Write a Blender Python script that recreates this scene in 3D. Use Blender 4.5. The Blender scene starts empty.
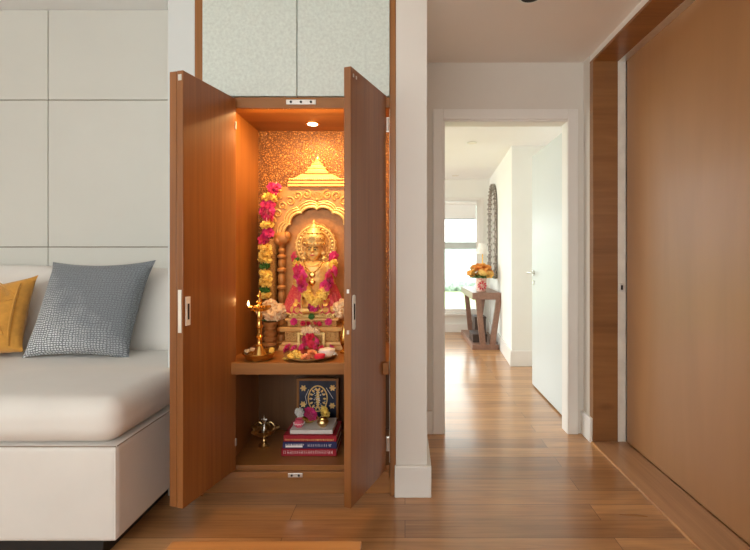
import bpy, bmesh, math, random
from mathutils import Vector, Matrix
random.seed(11)
PI = math.pi
scene = bpy.context.scene
COL = scene.collection
F, CX, HY, EYE = 450.0, 405.0, 255.0, 1.15   # focal length in pixels, vanishing point, eye height (m)

def P(px, py, d):
    """point of the place seen at that pixel at depth d (metres along the corridor)"""
    return Vector(((px - CX) / F * d, d, EYE + (HY - py) / F * d))

# ------------------------------------------------------------------ materials
def nodes_of(name):
    m = bpy.data.materials.new(name)
    m.use_nodes = True
    return m, m.node_tree.nodes, m.node_tree.links, m.node_tree.nodes['Principled BSDF']

def coords(n, l, scale, rot=(0, 0, 0), kind='Object'):
    tc = n.new('ShaderNodeTexCoord'); mp = n.new('ShaderNodeMapping')
    mp.inputs['Scale'].default_value = scale; mp.inputs['Rotation'].default_value = rot
    l.new(tc.outputs[kind], mp.inputs['Vector'])
    return mp.outputs['Vector']

def noise(n, l, vec, scale=1.0, detail=4, rough=.55, dist=0.0):
    t = n.new('ShaderNodeTexNoise')
    t.inputs['Scale'].default_value = scale; t.inputs['Detail'].default_value = detail
    t.inputs['Roughness'].default_value = rough; t.inputs['Distortion'].default_value = dist
    l.new(vec, t.inputs['Vector'])
    return t.outputs['Fac']

def ramp(n, l, fac, stops):
    r = n.new('ShaderNodeValToRGB'); e = r.color_ramp.elements
    while len(e) < len(stops): e.new(.5)
    for el, (p, c) in zip(e, stops):
        el.position = p; el.color = (*c, 1)
    l.new(fac, r.inputs['Fac'])
    return r.outputs['Color']

def mixc(n, l, fac, a, b, mode='MIX'):
    m = n.new('ShaderNodeMix'); m.data_type = 'RGBA'; m.blend_type = mode
    for sock, v in ((m.inputs['Factor'], fac), (m.inputs[6], a), (m.inputs[7], b)):
        if isinstance(v, (int, float)): sock.default_value = v
        elif isinstance(v, tuple): sock.default_value = (*v, 1)
        else: l.new(v, sock)
    return m.outputs[2]

def bump(n, l, bsdf, h, strength=.2, dist=.01):
    b = n.new('ShaderNodeBump')
    b.inputs['Strength'].default_value = strength; b.inputs['Distance'].default_value = dist
    l.new(h, b.inputs['Height']); l.new(b.outputs['Normal'], bsdf.inputs['Normal'])

def mat(name, col, rough=.5, metal=0, var=.08, scale=12, bmp=0, coat=0, spec=.5, sheen=0, trans=0, sss=0):
    m, n, l, b = nodes_of(name)
    f = noise(n, l, coords(n, l, (scale,) * 3), 1, 5)
    lo = tuple(max(0, c * (1 - var)) for c in col); hi = tuple(min(1, c * (1 + var)) for c in col)
    l.new(ramp(n, l, f, [(.3, lo), (.7, hi)]), b.inputs['Base Color'])
    b.inputs['Roughness'].default_value = rough; b.inputs['Metallic'].default_value = metal
    b.inputs['Coat Weight'].default_value = coat; b.inputs['Coat Roughness'].default_value = .12
    b.inputs['Specular IOR Level'].default_value = spec
    b.inputs['Sheen Weight'].default_value = sheen
    b.inputs['Transmission Weight'].default_value = trans
    if bmp: bump(n, l, b, f, bmp, .004)
    return m

def wood(name, dark, light, axis='Z', rough=.35, coat=.2, grain=55, figure=.6, knots=0.0):
    m, n, l, b = nodes_of(name)
    s = {'X': (1.3, grain, grain), 'Y': (grain, 1.3, grain), 'Z': (grain, grain, 1.3)}[axis]
    s2 = tuple(v * .13 if v > 2 else v * .5 for v in s)
    g = noise(n, l, coords(n, l, s), 1, 6, .6, .3)
    f2 = noise(n, l, coords(n, l, s2), 1, 3, .5, 1.2)
    mx = n.new('ShaderNodeMath'); mx.operation = 'MULTIPLY_ADD'
    mx.inputs[1].default_value = figure; l.new(f2, mx.inputs[0])
    sc = n.new('ShaderNodeMath'); sc.operation = 'MULTIPLY'; sc.inputs[1].default_value = 1 - figure
    l.new(g, sc.inputs[0]); l.new(sc.outputs[0], mx.inputs[2])
    mid = tuple((a + c) / 2 for a, c in zip(dark, light))
    c = ramp(n, l, mx.outputs[0], [(.34, dark), (.5, mid), (.66, light)])
    if knots:
        v = n.new('ShaderNodeTexVoronoi'); v.inputs['Scale'].default_value = 1
        l.new(coords(n, l, tuple(4 if q > 2 else 1.6 for q in s)), v.inputs['Vector'])
        k = ramp(n, l, v.outputs['Distance'], [(.0, (.25, .2, .18)), (.12, (1, 1, 1))])
        c = mixc(n, l, knots, c, k, 'MULTIPLY')
    l.new(c, b.inputs['Base Color'])
    b.inputs['Roughness'].default_value = rough
    b.inputs['Coat Weight'].default_value = coat; b.inputs['Coat Roughness'].default_value = .15
    bump(n, l, b, g, .06, .002)
    return m

def floor_mat():
    m, n, l, b = nodes_of('oak_planks')
    v = coords(n, l, (1, 1, 1))
    br = n.new('ShaderNodeTexBrick')
    br.offset = .37; br.offset_frequency = 2
    br.inputs['Color1'].default_value = (0, 0, 0, 1); br.inputs['Color2'].default_value = (1, 1, 1, 1)
    br.inputs['Mortar'].default_value = (.5, .5, .5, 1)
    br.inputs['Scale'].default_value = 1
    br.inputs['Mortar Size'].default_value = .0012; br.inputs['Mortar Smooth'].default_value = .3
    br.inputs['Brick Width'].default_value = 1.35; br.inputs['Row Height'].default_value = .122
    l.new(v, br.inputs['Vector'])
    # each board samples its own stretch of grain
    off = n.new('ShaderNodeVectorMath'); off.operation = 'MULTIPLY_ADD'
    cb = n.new('ShaderNodeCombineXYZ')
    l.new(br.outputs['Color'], cb.inputs['X']); l.new(br.outputs['Color'], cb.inputs['Z'])
    off.inputs[1].default_value = (7, 0, 5); l.new(cb.outputs[0], off.inputs[0]); l.new(v, off.inputs[2])
    mp = n.new('ShaderNodeMapping'); mp.inputs['Scale'].default_value = (2.2, 46, 1); l.new(off.outputs[0], mp.inputs['Vector'])
    g = noise(n, l, mp.outputs[0], 1, 7, .62, .5)
    mp2 = n.new('ShaderNodeMapping'); mp2.inputs['Scale'].default_value = (1.4, 7, 1); l.new(off.outputs[0], mp2.inputs['Vector'])
    g2 = noise(n, l, mp2.outputs[0], 1, 3, .5, 1.4)
    base = ramp(n, l, br.outputs['Color'], [(0, (.40, .195, .075)), (.5, (.52, .27, .110)), (1, (.63, .345, .150))])
    c = mixc(n, l, .55, base, ramp(n, l, g, [(.3, (.45, .4, .36)), (.62, (1.05, 1.05, 1.05))]), 'MULTIPLY')
    c = mixc(n, l, .6, c, ramp(n, l, g2, [(.28, (.62, .56, .52)), (.55, (1.06, 1.05, 1.04))]), 'MULTIPLY')
    vo = n.new('ShaderNodeTexVoronoi'); vo.inputs['Scale'].default_value = 1
    mp3 = n.new('ShaderNodeMapping'); mp3.inputs['Scale'].default_value = (1.5, 4.2, 1); l.new(off.outputs[0], mp3.inputs['Vector'])
    l.new(mp3.outputs[0], vo.inputs['Vector'])
    c = mixc(n, l, .8, c, ramp(n, l, vo.outputs['Distance'], [(0, (.25, .2, .17)), (.07, (1, 1, 1))]), 'MULTIPLY')
    c = mixc(n, l, br.outputs['Fac'], c, (.07, .03, .014))
    l.new(c, b.inputs['Base Color'])
    rr = n.new('ShaderNodeMapRange'); rr.inputs['To Min'].default_value = .24; rr.inputs['To Max'].default_value = .38
    l.new(g2, rr.inputs['Value']); l.new(rr.outputs[0], b.inputs['Roughness'])
    b.inputs['Coat Weight'].default_value = .6; b.inputs['Coat Roughness'].default_value = .16
    h = n.new('ShaderNodeMath'); h.operation = 'MULTIPLY_ADD'; h.inputs[1].default_value = -1.5
    l.new(br.outputs['Fac'], h.inputs[0]); l.new(g, h.inputs[2])
    bump(n, l, b, h.outputs[0], .12, .003)
    return m

def emit(name, col, strength):
    m = bpy.data.materials.new(name); m.use_nodes = True
    n = m.node_tree.nodes; l = m.node_tree.links
    n.remove(n['Principled BSDF'])
    e = n.new('ShaderNodeEmission'); e.inputs['Color'].default_value = (*col, 1); e.inputs['Strength'].default_value = strength
    l.new(e.outputs[0], n['Material Output'].inputs['Surface'])
    return m

def glass_mat():
    m = bpy.data.materials.new('window_glass'); m.use_nodes = True
    n = m.node_tree.nodes; l = m.node_tree.links
    n.remove(n['Principled BSDF'])
    t = n.new('ShaderNodeBsdfTransparent'); t.inputs['Color'].default_value = (.95, .98, .98, 1)
    g = n.new('ShaderNodeBsdfGlossy'); g.inputs['Roughness'].default_value = .02
    f = n.new('ShaderNodeFresnel'); f.inputs['IOR'].default_value = 1.45
    x = n.new('ShaderNodeMixShader')
    l.new(f.outputs[0], x.inputs[0]); l.new(t.outputs[0], x.inputs[1]); l.new(g.outputs[0], x.inputs[2])
    l.new(x.outputs[0], n['Material Output'].inputs['Surface'])
    return m

def filigree(name, base, gold, scale=60, metal=.25, edge=(.02, .12)):
    m, n, l, b = nodes_of(name)
    v = coords(n, l, (scale, scale, scale))
    nz = n.new('ShaderNodeTexNoise'); nz.inputs['Scale'].default_value = .35; nz.inputs['Detail'].default_value = 2
    l.new(v, nz.inputs['Vector'])
    ad = n.new('ShaderNodeVectorMath'); ad.operation = 'MULTIPLY_ADD'; ad.inputs[1].default_value = (3.2, 3.2, 3.2)
    l.new(nz.outputs['Color'], ad.inputs[0]); l.new(v, ad.inputs[2])
    w = n.new('ShaderNodeTexVoronoi'); w.feature = 'DISTANCE_TO_EDGE'; w.inputs['Scale'].default_value = 1
    l.new(ad.outputs[0], w.inputs['Vector'])
    h = ramp(n, l, w.outputs['Distance'], [(edge[0], (0, 0, 0)), (edge[1], (1, 1, 1))])
    l.new(mixc(n, l, h, base, gold), b.inputs['Base Color'])
    b.inputs['Roughness'].default_value = .42; b.inputs['Metallic'].default_value = metal
    bump(n, l, b, h, .5, .004)
    return m

M = {}
M['floor'] = floor_mat()
M['wall'] = mat('warm_white_paint', (.70, .66, .60), .85, var=.015, scale=4)
M['pier'] = mat('white_paint', (.76, .725, .675), .8, var=.015, scale=4)
M['far_wall'] = mat('cream_paint', (.83, .835, .79), .85, var=.015, scale=4)
M['ceiling'] = mat('ceiling_paint', (.84, .79, .74), .9, var=.01, scale=3)
M['far_ceiling'] = mat('ceiling_white', (.88, .89, .89), .9, var=.01, scale=3)
M['trim'] = mat('satin_white_trim', (.80, .78, .74), .45, var=.01, scale=6)
M['leaf_white'] = mat('door_lacquer', (.60, .65, .655), .4, var=.01, scale=3)
M['cool_paint'] = mat('cool_white_paint', (.66, .695, .69), .8, var=.015, scale=4)
M['panel_wall'] = mat('pale_wall_panel', (.70, .695, .645), .7, var=.025, scale=1.6)
M['groove'] = mat('panel_groove', (.30, .24, .19), .9)
M['pale_glass'] = mat('pale_textured_panel', (.63, .69, .64), .45, var=.10, scale=70, bmp=.12)
M['cab'] = wood('cabinet_veneer', (.22, .080, .018), (.36, .146, .034), 'Z', .36, .1)
M['cab_h'] = wood('cabinet_veneer_flat', (.22, .080, .018), (.36, .146, .034), 'X', .36, .1)
M['cab_shade'] = wood('shaded_veneer', (.10, .042, .016), (.17, .075, .028), 'Z', .4, .15)  # cabinet veneer with the lower compartment's shade put into the colour
M['door_wood'] = wood('door_veneer', (.20, .070, .019), (.31, .118, .032), 'Z', .32, .14, 70, .45, 0)
M['post_wood'] = wood('frame_walnut', (.20, .085, .028), (.34, .155, .056), 'X', .35, .2, 26, .6, .7)
M['slide'] = wood('tan_slide_panel', (.375, .180, .072), (.425, .208, .084), 'Z', .42, .1, 24, .75)
M['sill'] = wood('sill_wood', (.34, .17, .08), (.54, .30, .145), 'Y', .35, .2, 40, .5)
M['stool'] = wood('orange_pine', (.42, .17, .05), (.62, .30, .10), 'X', .35, .25, 34, .6, .5)
M['console'] = wood('walnut_console', (.20, .105, .072), (.31, .175, .125), 'Y', .4, .1, 40, .5)
M['darkwood'] = mat('dark_book_cloth', (.07, .045, .035), .6)
M['steel'] = mat('brushed_steel', (.78, .76, .72), .3, .9, .05, 40)
M['plate_white'] = mat('ivory_plate', (.82, .78, .70), .4, .1)
M['dark'] = mat('dark_recess', (.02, .018, .016), .7)
M['brass'] = mat('polished_brass', (.80, .52, .16), .22, 1, .1, 60)
M['old_brass'] = mat('aged_brass', (.62, .43, .20), .3, 1, .18, 70)
M['gold'] = mat('idol_gold', (.85, .53, .155), .36, .25, .14, 90, .15)
M['gold_pale'] = mat('crown_gold', (.91, .64, .25), .32, .3, .2, 160, .3)
M['shrine'] = mat('shrine_gilt', (.72, .41, .135), .45, .15, .1, 40, .1)
M['shrine_panel'] = mat('shrine_panel_gilt', (.56, .29, .095), .5, .1, .12, 40)
M['shrine_dark'] = mat('shrine_brown_gilt', (.46, .21, .06), .5, .2, .15, 40, .1)
M['carved'] = filigree('carved_gilt', (.36, .15, .035), (.74, .44, .14), 150, .25)
M['backdrop'] = filigree('brocade_backdrop', (.13, .046, .010), (.50, .225, .055), 75, .2, (.06, .30))
M['dress'] = filigree('brocade_cloth', (.66, .035, .075), (.88, .36, .20), 150, .1, (.10, .40))
M['sofa'] = mat('ivory_upholstery', (.73, .70, .66), .75, var=.03, scale=5, sheen=.15)
M['mustard'] = mat('mustard_cotton', (.60, .285, .042), .85, var=.14, scale=26, bmp=.3, sheen=.3)
M['pink'] = mat('magenta_petals', (.72, .028, .20), .6, var=.3, scale=60, sheen=.2)
M['red'] = mat('red_petals', (.62, .02, .06), .6, var=.3, scale=60)
M['yellow'] = mat('yellow_petals', (.93, .66, .15), .65, var=.16, scale=60)
M['cream'] = mat('cream_petals', (.88, .70, .46), .65, var=.12, scale=60)
M['peach'] = mat('peach_petals', (.86, .42, .20), .6, var=.12, scale=60)
M['white_petal'] = mat('white_petals', (.80, .78, .74), .6, var=.1, scale=60)
M['leaf'] = mat('leaf_green', (.06, .20, .035), .5, var=.3, scale=50)
M['orange'] = mat('orange_petals', (.95, .40, .09), .6, var=.22, scale=50)
M['amber'] = mat('amber_petals', (.97, .60, .18), .6, var=.2, scale=50)
M['book_red'] = mat('red_cover', (.34, .009, .022), .45)
M['book_blue'] = mat('navy_cover', (.028, .03, .115), .45)
M['book_white'] = mat('grey_white_cover', (.66, .62, .58), .5)
M['pages'] = mat('paper_edges', (.75, .70, .62), .8, var=.1, scale=100)
M['ink_white'] = mat('white_print', (.85, .80, .78), .6)
M['ink_gold'] = mat('gold_print', (.85, .58, .22), .5)
M['picture_blue'] = mat('dark_blue_print', (.022, .03, .06), .35, var=.5, scale=14)
M['pink_pot'] = mat('pink_clay', (.66, .10, .16), .5)
M['rice'] = mat('cup_porcelain', (.86, .82, .76), .3)
M['flame'] = emit('flame_glow', (1, .62, .22), 14)
M['lamp_on'] = emit('lamp_lit', (1, .80, .52), 16)
M['fill_strip_on'] = emit('fill_strip_lit', (1, .66, .33), 10)  # glow of the added fill bar in the niche
M['black'] = mat('black_base', (.012, .012, .012), .5)
M['lamp_shade'] = mat('lamp_linen', (.86, .84, .78), .8)
M['mirror'] = mat('mirror_silver', (.92, .93, .93), .03, 1, 0)
M['mirror_frame'] = filigree('antique_silver', (.12, .095, .08), (.60, .55, .48), 45, .5, (.05, .3))
M['vase'] = filigree('floral_vase', (.70, .20, .16), (.80, .62, .52), 26, 0)
M['blind'] = mat('white_blind', (.86, .88, .88), .8, var=.01)
M['frame_grey'] = mat('grey_window_rail', (.52, .58, .58), .5, var=.02)
M['glass'] = glass_mat()
M['haze_wall'] = mat('pale_blue_haze', (.70, .84, .86), .9)  # pale haze and sky tint put into the colour of a stand-in wall
M['lawn'] = mat('lawn', (.40, .50, .26), .9, var=.3, scale=1.5)  # paled: washed-out daylight is put into the grass colour
M['hedge'] = mat('hazy_hedge_leaves', (.36, .43, .38), .8, var=.5, scale=6)  # greyed and paled, outdoor haze put into the leaf colour

def grey_pillow_mat():
    m, n, l, b = nodes_of('woven_grey')
    v = coords(n, l, (1, 1, 1), kind='UV')
    nz = n.new('ShaderNodeTexNoise'); nz.inputs['Scale'].default_value = 9; nz.inputs['Detail'].default_value = 3
    l.new(v, nz.inputs['Vector'])
    ad = n.new('ShaderNodeVectorMath'); ad.operation = 'MULTIPLY_ADD'; ad.inputs[1].default_value = (.05, .05, 0)
    l.new(nz.outputs['Color'], ad.inputs[0]); l.new(v, ad.inputs[2])
    br = n.new('ShaderNodeTexBrick'); br.offset = .12
    br.inputs['Scale'].default_value = 1; br.inputs['Brick Width'].default_value = .029; br.inputs['Row Height'].default_value = .022
    br.inputs['Mortar Size'].default_value = .005; br.inputs['Mortar Smooth'].default_value = .2
    l.new(ad.outputs[0], br.inputs['Vector'])
    sep = n.new('ShaderNodeSeparateXYZ'); l.new(v, sep.inputs[0])
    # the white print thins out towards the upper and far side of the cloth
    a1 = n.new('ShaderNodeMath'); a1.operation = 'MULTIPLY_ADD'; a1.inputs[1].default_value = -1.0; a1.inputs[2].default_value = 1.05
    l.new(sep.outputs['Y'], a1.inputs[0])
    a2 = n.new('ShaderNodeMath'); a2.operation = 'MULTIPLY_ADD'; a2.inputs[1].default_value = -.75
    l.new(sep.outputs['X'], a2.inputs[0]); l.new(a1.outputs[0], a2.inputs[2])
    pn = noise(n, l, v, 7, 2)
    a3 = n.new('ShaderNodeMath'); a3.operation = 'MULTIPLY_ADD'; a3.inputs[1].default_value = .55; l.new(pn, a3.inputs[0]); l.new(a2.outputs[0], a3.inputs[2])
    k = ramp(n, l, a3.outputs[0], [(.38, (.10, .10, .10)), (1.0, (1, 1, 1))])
    fine = noise(n, l, v, 160, 2)
    dark = ramp(n, l, fine, [(.35, (.085, .097, .114)), (.65, (.24, .265, .295))])
    inv = n.new('ShaderNodeMath'); inv.operation = 'SUBTRACT'; inv.inputs[0].default_value = 1
    l.new(br.outputs['Fac'], inv.inputs[1])
    f = n.new('ShaderNodeMath'); f.operation = 'MULTIPLY'; l.new(br.outputs['Fac'], f.inputs[0])
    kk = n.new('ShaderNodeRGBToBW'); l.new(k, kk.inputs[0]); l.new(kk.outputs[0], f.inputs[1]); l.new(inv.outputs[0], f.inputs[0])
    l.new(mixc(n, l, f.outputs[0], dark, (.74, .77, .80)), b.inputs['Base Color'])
    b.inputs['Roughness'].default_value = .9; b.inputs['Sheen Weight'].default_value = .2
    bump(n, l, b, br.outputs['Fac'], .35, .004)
    return m
M['grey_pillow'] = grey_pillow_mat()

# ------------------------------------------------------------------ objects
ORIGIN = {}
def world_of(o): return ORIGIN.get(o.name, Vector((0, 0, 0)))

def empty(name, loc):
    o = bpy.data.objects.new(name, None); COL.objects.link(o)
    o.empty_display_size = .05; o.location = loc
    ORIGIN[o.name] = Vector(loc)
    return o

def props(o, label=None, cat=None, group=None, kind=None):
    for k, v in (('label', label), ('category', cat), ('group', group), ('kind', kind)):
        if v: o[k] = v
    return o

def thing(name, label, cat, loc, group=None):
    return props(empty(name, loc), label, cat, group)

def link(name, bm, m, parent=None, origin=None, bevel=0, smooth=38, segs=2, remesh=0, label=None):
    """bm is in world coordinates; the object gets ORIGIN (or its parent's) and is parented"""
    org = Vector(origin) if origin is not None else (world_of(parent) if parent else Vector((0, 0, 0)))
    bmesh.ops.recalc_face_normals(bm, faces=bm.faces)
    bmesh.ops.translate(bm, vec=-org, verts=bm.verts)
    me = bpy.data.meshes.new(name); bm.to_mesh(me); bm.free()
    o = bpy.data.objects.new(name, me); COL.objects.link(o)
    me.materials.append(M[m] if isinstance(m, str) else m)
    if smooth:
        me.shade_smooth()
        try: me.set_sharp_from_angle(angle=math.radians(smooth))
        except Exception: pass
    ORIGIN[o.name] = org
    if parent:
        o.parent = parent; o.location = org - world_of(parent)
    else:
        o.location = org
    if remesh:
        r = o.modifiers.new('remesh', 'REMESH'); r.mode = 'VOXEL'; r.voxel_size = remesh; r.use_smooth_shade = True
        s = o.modifiers.new('smooth', 'SMOOTH'); s.factor = .5; s.iterations = 2
    if bevel:
        b = o.modifiers.new('bevel', 'BEVEL'); b.width = bevel; b.segments = segs; b.limit_method = 'ANGLE'; b.angle_limit = math.radians(40)
    if label: o['label'] = label
    return o

def copy_tree(o, parent=None):
    c = o.copy(); COL.objects.link(c)
    if parent: c.parent = parent
    for ch in list(o.children): copy_tree(ch, c)
    return c

def place(o, origin, rz=0.0, s=1.0, tilt=(0, 0)):
    o.location = origin; o.rotation_euler = (tilt[0], tilt[1], rz); o.scale = (s, s, s)
    ORIGIN[o.name] = Vector(origin)
    return o

# ------------------------------------------------------------------ shapes
def B(): return bmesh.new()

def box(bm, x0, x1, y0, y1, z0, z1):
    v = [bm.verts.new(p) for p in ((x0, y0, z0), (x1, y0, z0), (x1, y1, z0), (x0, y1, z0), (x0, y0, z1), (x1, y0, z1), (x1, y1, z1), (x0, y1, z1))]
    for f in ((3, 2, 1, 0), (4, 5, 6, 7), (0, 1, 5, 4), (1, 2, 6, 5), (2, 3, 7, 6), (3, 0, 4, 7)):
        bm.faces.new([v[i] for i in f])
    return bm

def boxm(*a): return box(B(), *a)

def prism(bm, poly, z0, z1):
    """footprint polygon (x, y) extruded upwards; z0/z1 may be lists per vertex"""
    n = len(poly)
    a = [bm.verts.new((p[0], p[1], z0[i] if isinstance(z0, (list, tuple)) else z0)) for i, p in enumerate(poly)]
    c = [bm.verts.new((p[0], p[1], z1[i] if isinstance(z1, (list, tuple)) else z1)) for i, p in enumerate(poly)]
    bm.faces.new(a[::-1]); bm.faces.new(c)
    for i in range(n): bm.faces.new((a[i], a[(i + 1) % n], c[(i + 1) % n], c[i]))
    return bm

def hexa(bm, pts):
    """8 points: 4 of one face, 4 of the opposite face in the same order"""
    v = [bm.verts.new(p) for p in pts]
    bm.faces.new(v[3::-1]); bm.faces.new(v[4:])
    for i in range(4): bm.faces.new((v[i], v[(i + 1) % 4], v[4 + (i + 1) % 4], v[4 + i]))
    return bm

def plate_xz(bm, poly, y0, y1):
    """outline (x, z) extruded in depth"""
    n = len(poly)
    a = [bm.verts.new((p[0], y0, p[1])) for p in poly]; c = [bm.verts.new((p[0], y1, p[1])) for p in poly]
    bm.faces.new(a); bm.faces.new(c[::-1])
    for i in range(n): bm.faces.new((a[i], c[i], c[(i + 1) % n], a[(i + 1) % n]))
    return bm

def lathe(bm, c, prof, seg=32, squash=(1, 1), flute=0, fd=0):
    """profile of (radius, height above c)"""
    rings = []
    for r, h in prof:
        ring = []
        for k in range(seg):
            a = 2 * PI * k / seg
            rr = r * (1 + (fd * math.cos(flute * a) if flute else 0))
            ring.append(bm.verts.new((c[0] + rr * math.cos(a) * squash[0], c[1] + rr * math.sin(a) * squash[1], c[2] + h)))
        rings.append(ring)
    for a, b in zip(rings, rings[1:]):
        for k in range(seg): bm.faces.new((a[k], a[(k + 1) % seg], b[(k + 1) % seg], b[k]))
    if prof[0][0] > 1e-6: bm.faces.new(rings[0][::-1])
    if prof[-1][0] > 1e-6: bm.faces.new(rings[-1])
    bmesh.ops.remove_doubles(bm, verts=[v for r in (rings[0], rings[-1]) for v in r], dist=1e-6)
    return bm

def tube(bm, pts, r, seg=8, closed=False, flat=1.0):
    pts = [Vector(p) for p in pts]; n = len(pts)
    rad = r if isinstance(r, (list, tuple)) else [r] * n
    rings = []; up = None
    for i, p in enumerate(pts):
        a = pts[(i - 1) % n] if closed or i else p; b = pts[(i + 1) % n] if closed or i < n - 1 else p
        t = (b - a).normalized() if (b - a).length > 1e-9 else Vector((0, 0, 1))
        if up is None: up = Vector((0, 0, 1)) if abs(t.z) < .9 else Vector((0, 1, 0))
        s = t.cross(up).normalized(); up2 = s.cross(t).normalized(); up = up2
        rings.append([bm.verts.new(p + rad[i] * (math.cos(2 * PI * k / seg) * s + flat * math.sin(2 * PI * k / seg) * up2)) for k in range(seg)])
    m = n if closed else n - 1
    for i in range(m):
        a, b = rings[i], rings[(i + 1) % n]
        for k in range(seg): bm.faces.new((a[k], a[(k + 1) % seg], b[(k + 1) % seg], b[k]))
    if not closed:
        bm.faces.new(rings[0][::-1]); bm.faces.new(rings[-1])
    return bm

def ball(bm, c, r, u=16, v=10, rot=None):
    r = r if isinstance(r, (tuple, list)) else (r, r, r)
    res = bmesh.ops.create_uvsphere(bm, u_segments=u, v_segments=v, radius=1)
    mtx = Matrix.Translation(Vector(c)) @ (rot if rot else Matrix()) @ Matrix.Diagonal((*r, 1))
    bmesh.ops.transform(bm, matrix=mtx, verts=res['verts'])
    return bm

def soft_box(bm, x0, x1, y0, y1, z0, z1, r=.05, n=14, puff=(0, 0, 0), wob=0):
    """rounded upholstered block; puff = how far each pair of faces bulges"""
    c = Vector(((x0 + x1) / 2, (y0 + y1) / 2, (z0 + z1) / 2)); h = Vector(((x1 - x0) / 2, (y1 - y0) / 2, (z1 - z0) / 2))
    new = []
    def axis(t, hh):
        # denser near the edges, so the rounding is smooth
        return hh * math.sin(t * PI / 2) if True else t
    for ax in range(3):
        for sgn in (-1, 1):
            a, b = (ax + 1) % 3, (ax + 2) % 3
            g = []
            for i in range(n + 1):
                row = []
                for j in range(n + 1):
                    p = [0, 0, 0]; p[ax] = sgn * h[ax]
                    p[a] = axis(2 * i / n - 1, h[a]); p[b] = axis(2 * j / n - 1, h[b])
                    q = Vector(p); inner = Vector([max(-(h[k] - r), min(h[k] - r, q[k])) for k in range(3)])
                    d = q - inner
                    if d.length > 1e-9: q = inner + d.normalized() * r
                    u = [q[k] / h[k] for k in range(3)]
                    for k in range(3):
                        o1, o2 = (k + 1) % 3, (k + 2) % 3
                        q[k] += puff[k] * u[k] * (1 - u[o1] ** 2) * (1 - u[o2] ** 2)
                    if wob: q += Vector((0, 0, wob * math.sin(q.x * 9 + 1) * math.cos(q.y * 11)))
                    vv = bm.verts.new(c + q); row.append(vv); new.append(vv)
                g.append(row)
            for i in range(n):
                for j in range(n):
                    f = (g[i][j], g[i + 1][j], g[i + 1][j + 1], g[i][j + 1])
                    bm.faces.new(f if sgn > 0 else f[::-1])
    bmesh.ops.remove_doubles(bm, verts=new, dist=1e-5)
    return bm

def pillow(bl, br, tr, tl, thick, n=26, wr=.006, name='p'):
    """square scatter cushion through four corner points, with pointed corners and a UV map"""
    bm = B(); uvl = bm.loops.layers.uv.new('UVMap')
    nrm = (br - bl).cross(tl - bl).normalized()
    uvs = {}
    for sgn in (1, -1):
        g = []
        for i in range(n + 1):
            row = []
            for j in range(n + 1):
                u, v = i / n, j / n
                # edges draw inwards between the corners
                uu = u + (.5 - u) * .10 * (1 - (2 * v - 1) ** 2) * abs(2 * u - 1)
                vv = v + (.5 - v) * .10 * (1 - (2 * u - 1) ** 2) * abs(2 * v - 1)
                p = bl * (1 - uu) * (1 - vv) + br * uu * (1 - vv) + tr * uu * vv + tl * (1 - uu) * vv
                e = max(0, 1 - (2 * u - 1) ** 2) * max(0, 1 - (2 * v - 1) ** 2)
                t = thick / 2 * e ** .42
                w = wr * e ** .3 * math.sin(9 * u + 5 * v) * math.cos(7 * v - 3 * u)
                q = bm.verts.new(p + nrm * (sgn * t + w)); uvs[q] = (u, v); row.append(q)
            g.append(row)
        for i in range(n):
            for j in range(n):
                f = (g[i][j], g[i + 1][j], g[i + 1][j + 1], g[i][j + 1])
                fc = bm.faces.new(f if sgn > 0 else f[::-1])
                for lp in fc.loops: lp[uvl].uv = uvs[lp.vert]
    bmesh.ops.remove_doubles(bm, verts=bm.verts, dist=1e-6)
    return bm

def petal(bm, c, direction, up, length, width, curl=.35, rows=3):
    """one cupped petal, three columns wide"""
    d = Vector(direction).normalized(); s = d.cross(Vector(up))
    s = s.normalized() if s.length > 1e-6 else Vector((1, 0, 0)); nn = s.cross(d).normalized()
    prev = None
    for i in range(rows + 1):
        t = i / rows; w = width * math.sin(PI * (.18 + .72 * t)) * .5
        mid = Vector(c) + d * length * t + nn * length * curl * t * t
        row = [bm.verts.new(mid - s * w + nn * w * .35), bm.verts.new(mid), bm.verts.new(mid + s * w + nn * w * .35)]
        if prev:
            bm.faces.new((prev[0], prev[1], row[1], row[0])); bm.faces.new((prev[1], prev[2], row[2], row[1]))
        prev = row

def rose(bm, c, r, rnd=None, flat=.75, layers=5):
    c = Vector(c); rnd = rnd or random
    ball(bm, c, (r * .3, r * .3, r * .28 * flat / .75), 10, 6)
    for k in range(layers):
        el = .12 + 1.25 * k / (layers - 1); n = 7 - k if k < 4 else 4
        ph = rnd.random() * 6.28
        for i in range(n):
            a = ph + 2 * PI * i / n + rnd.uniform(-.15, .15)
            d = Vector((math.cos(a) * math.cos(el), math.sin(a) * math.cos(el), math.sin(el) * flat))
            petal(bm, c + d * r * .15, d, (0, 0, 1), r * (.95 - .06 * k), r * (.95 - .1 * k), .16 if k < 2 else -.12)
    return bm

def marigold(bm, c, r, rnd=None, squash=(1, 1, .8), n=70):
    c = Vector(c); rnd = rnd or random
    ball(bm, c, tuple(r * .72 * q for q in squash), 12, 8)
    for i in range(n):
        z = 1 - 2 * (i + .5) / n; a = i * 2.399963
        d = Vector((math.sqrt(1 - z * z) * math.cos(a), math.sqrt(1 - z * z) * math.sin(a), z))
        p = Vector([d[k] * r * .62 * squash[k] for k in range(3)])
        t = Vector((rnd.uniform(-1, 1), rnd.uniform(-1, 1), rnd.uniform(-1, 1)))
        petal(bm, c + p, Vector([d[k] * squash[k] for k in range(3)]) + t * .22, t, r * .42, r * .42, rnd.uniform(-.3, .5), 2)
    return bm

def leafblade(bm, p, d, up, L, W):
    petal(bm, p, d, up, L, W, -.25, 4)
    return bm

# ================================================================== THE SETTING
def struct(name, bm, m, **k):
    o = link(name, bm, m, **k); props(o, kind='structure'); return o

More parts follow.
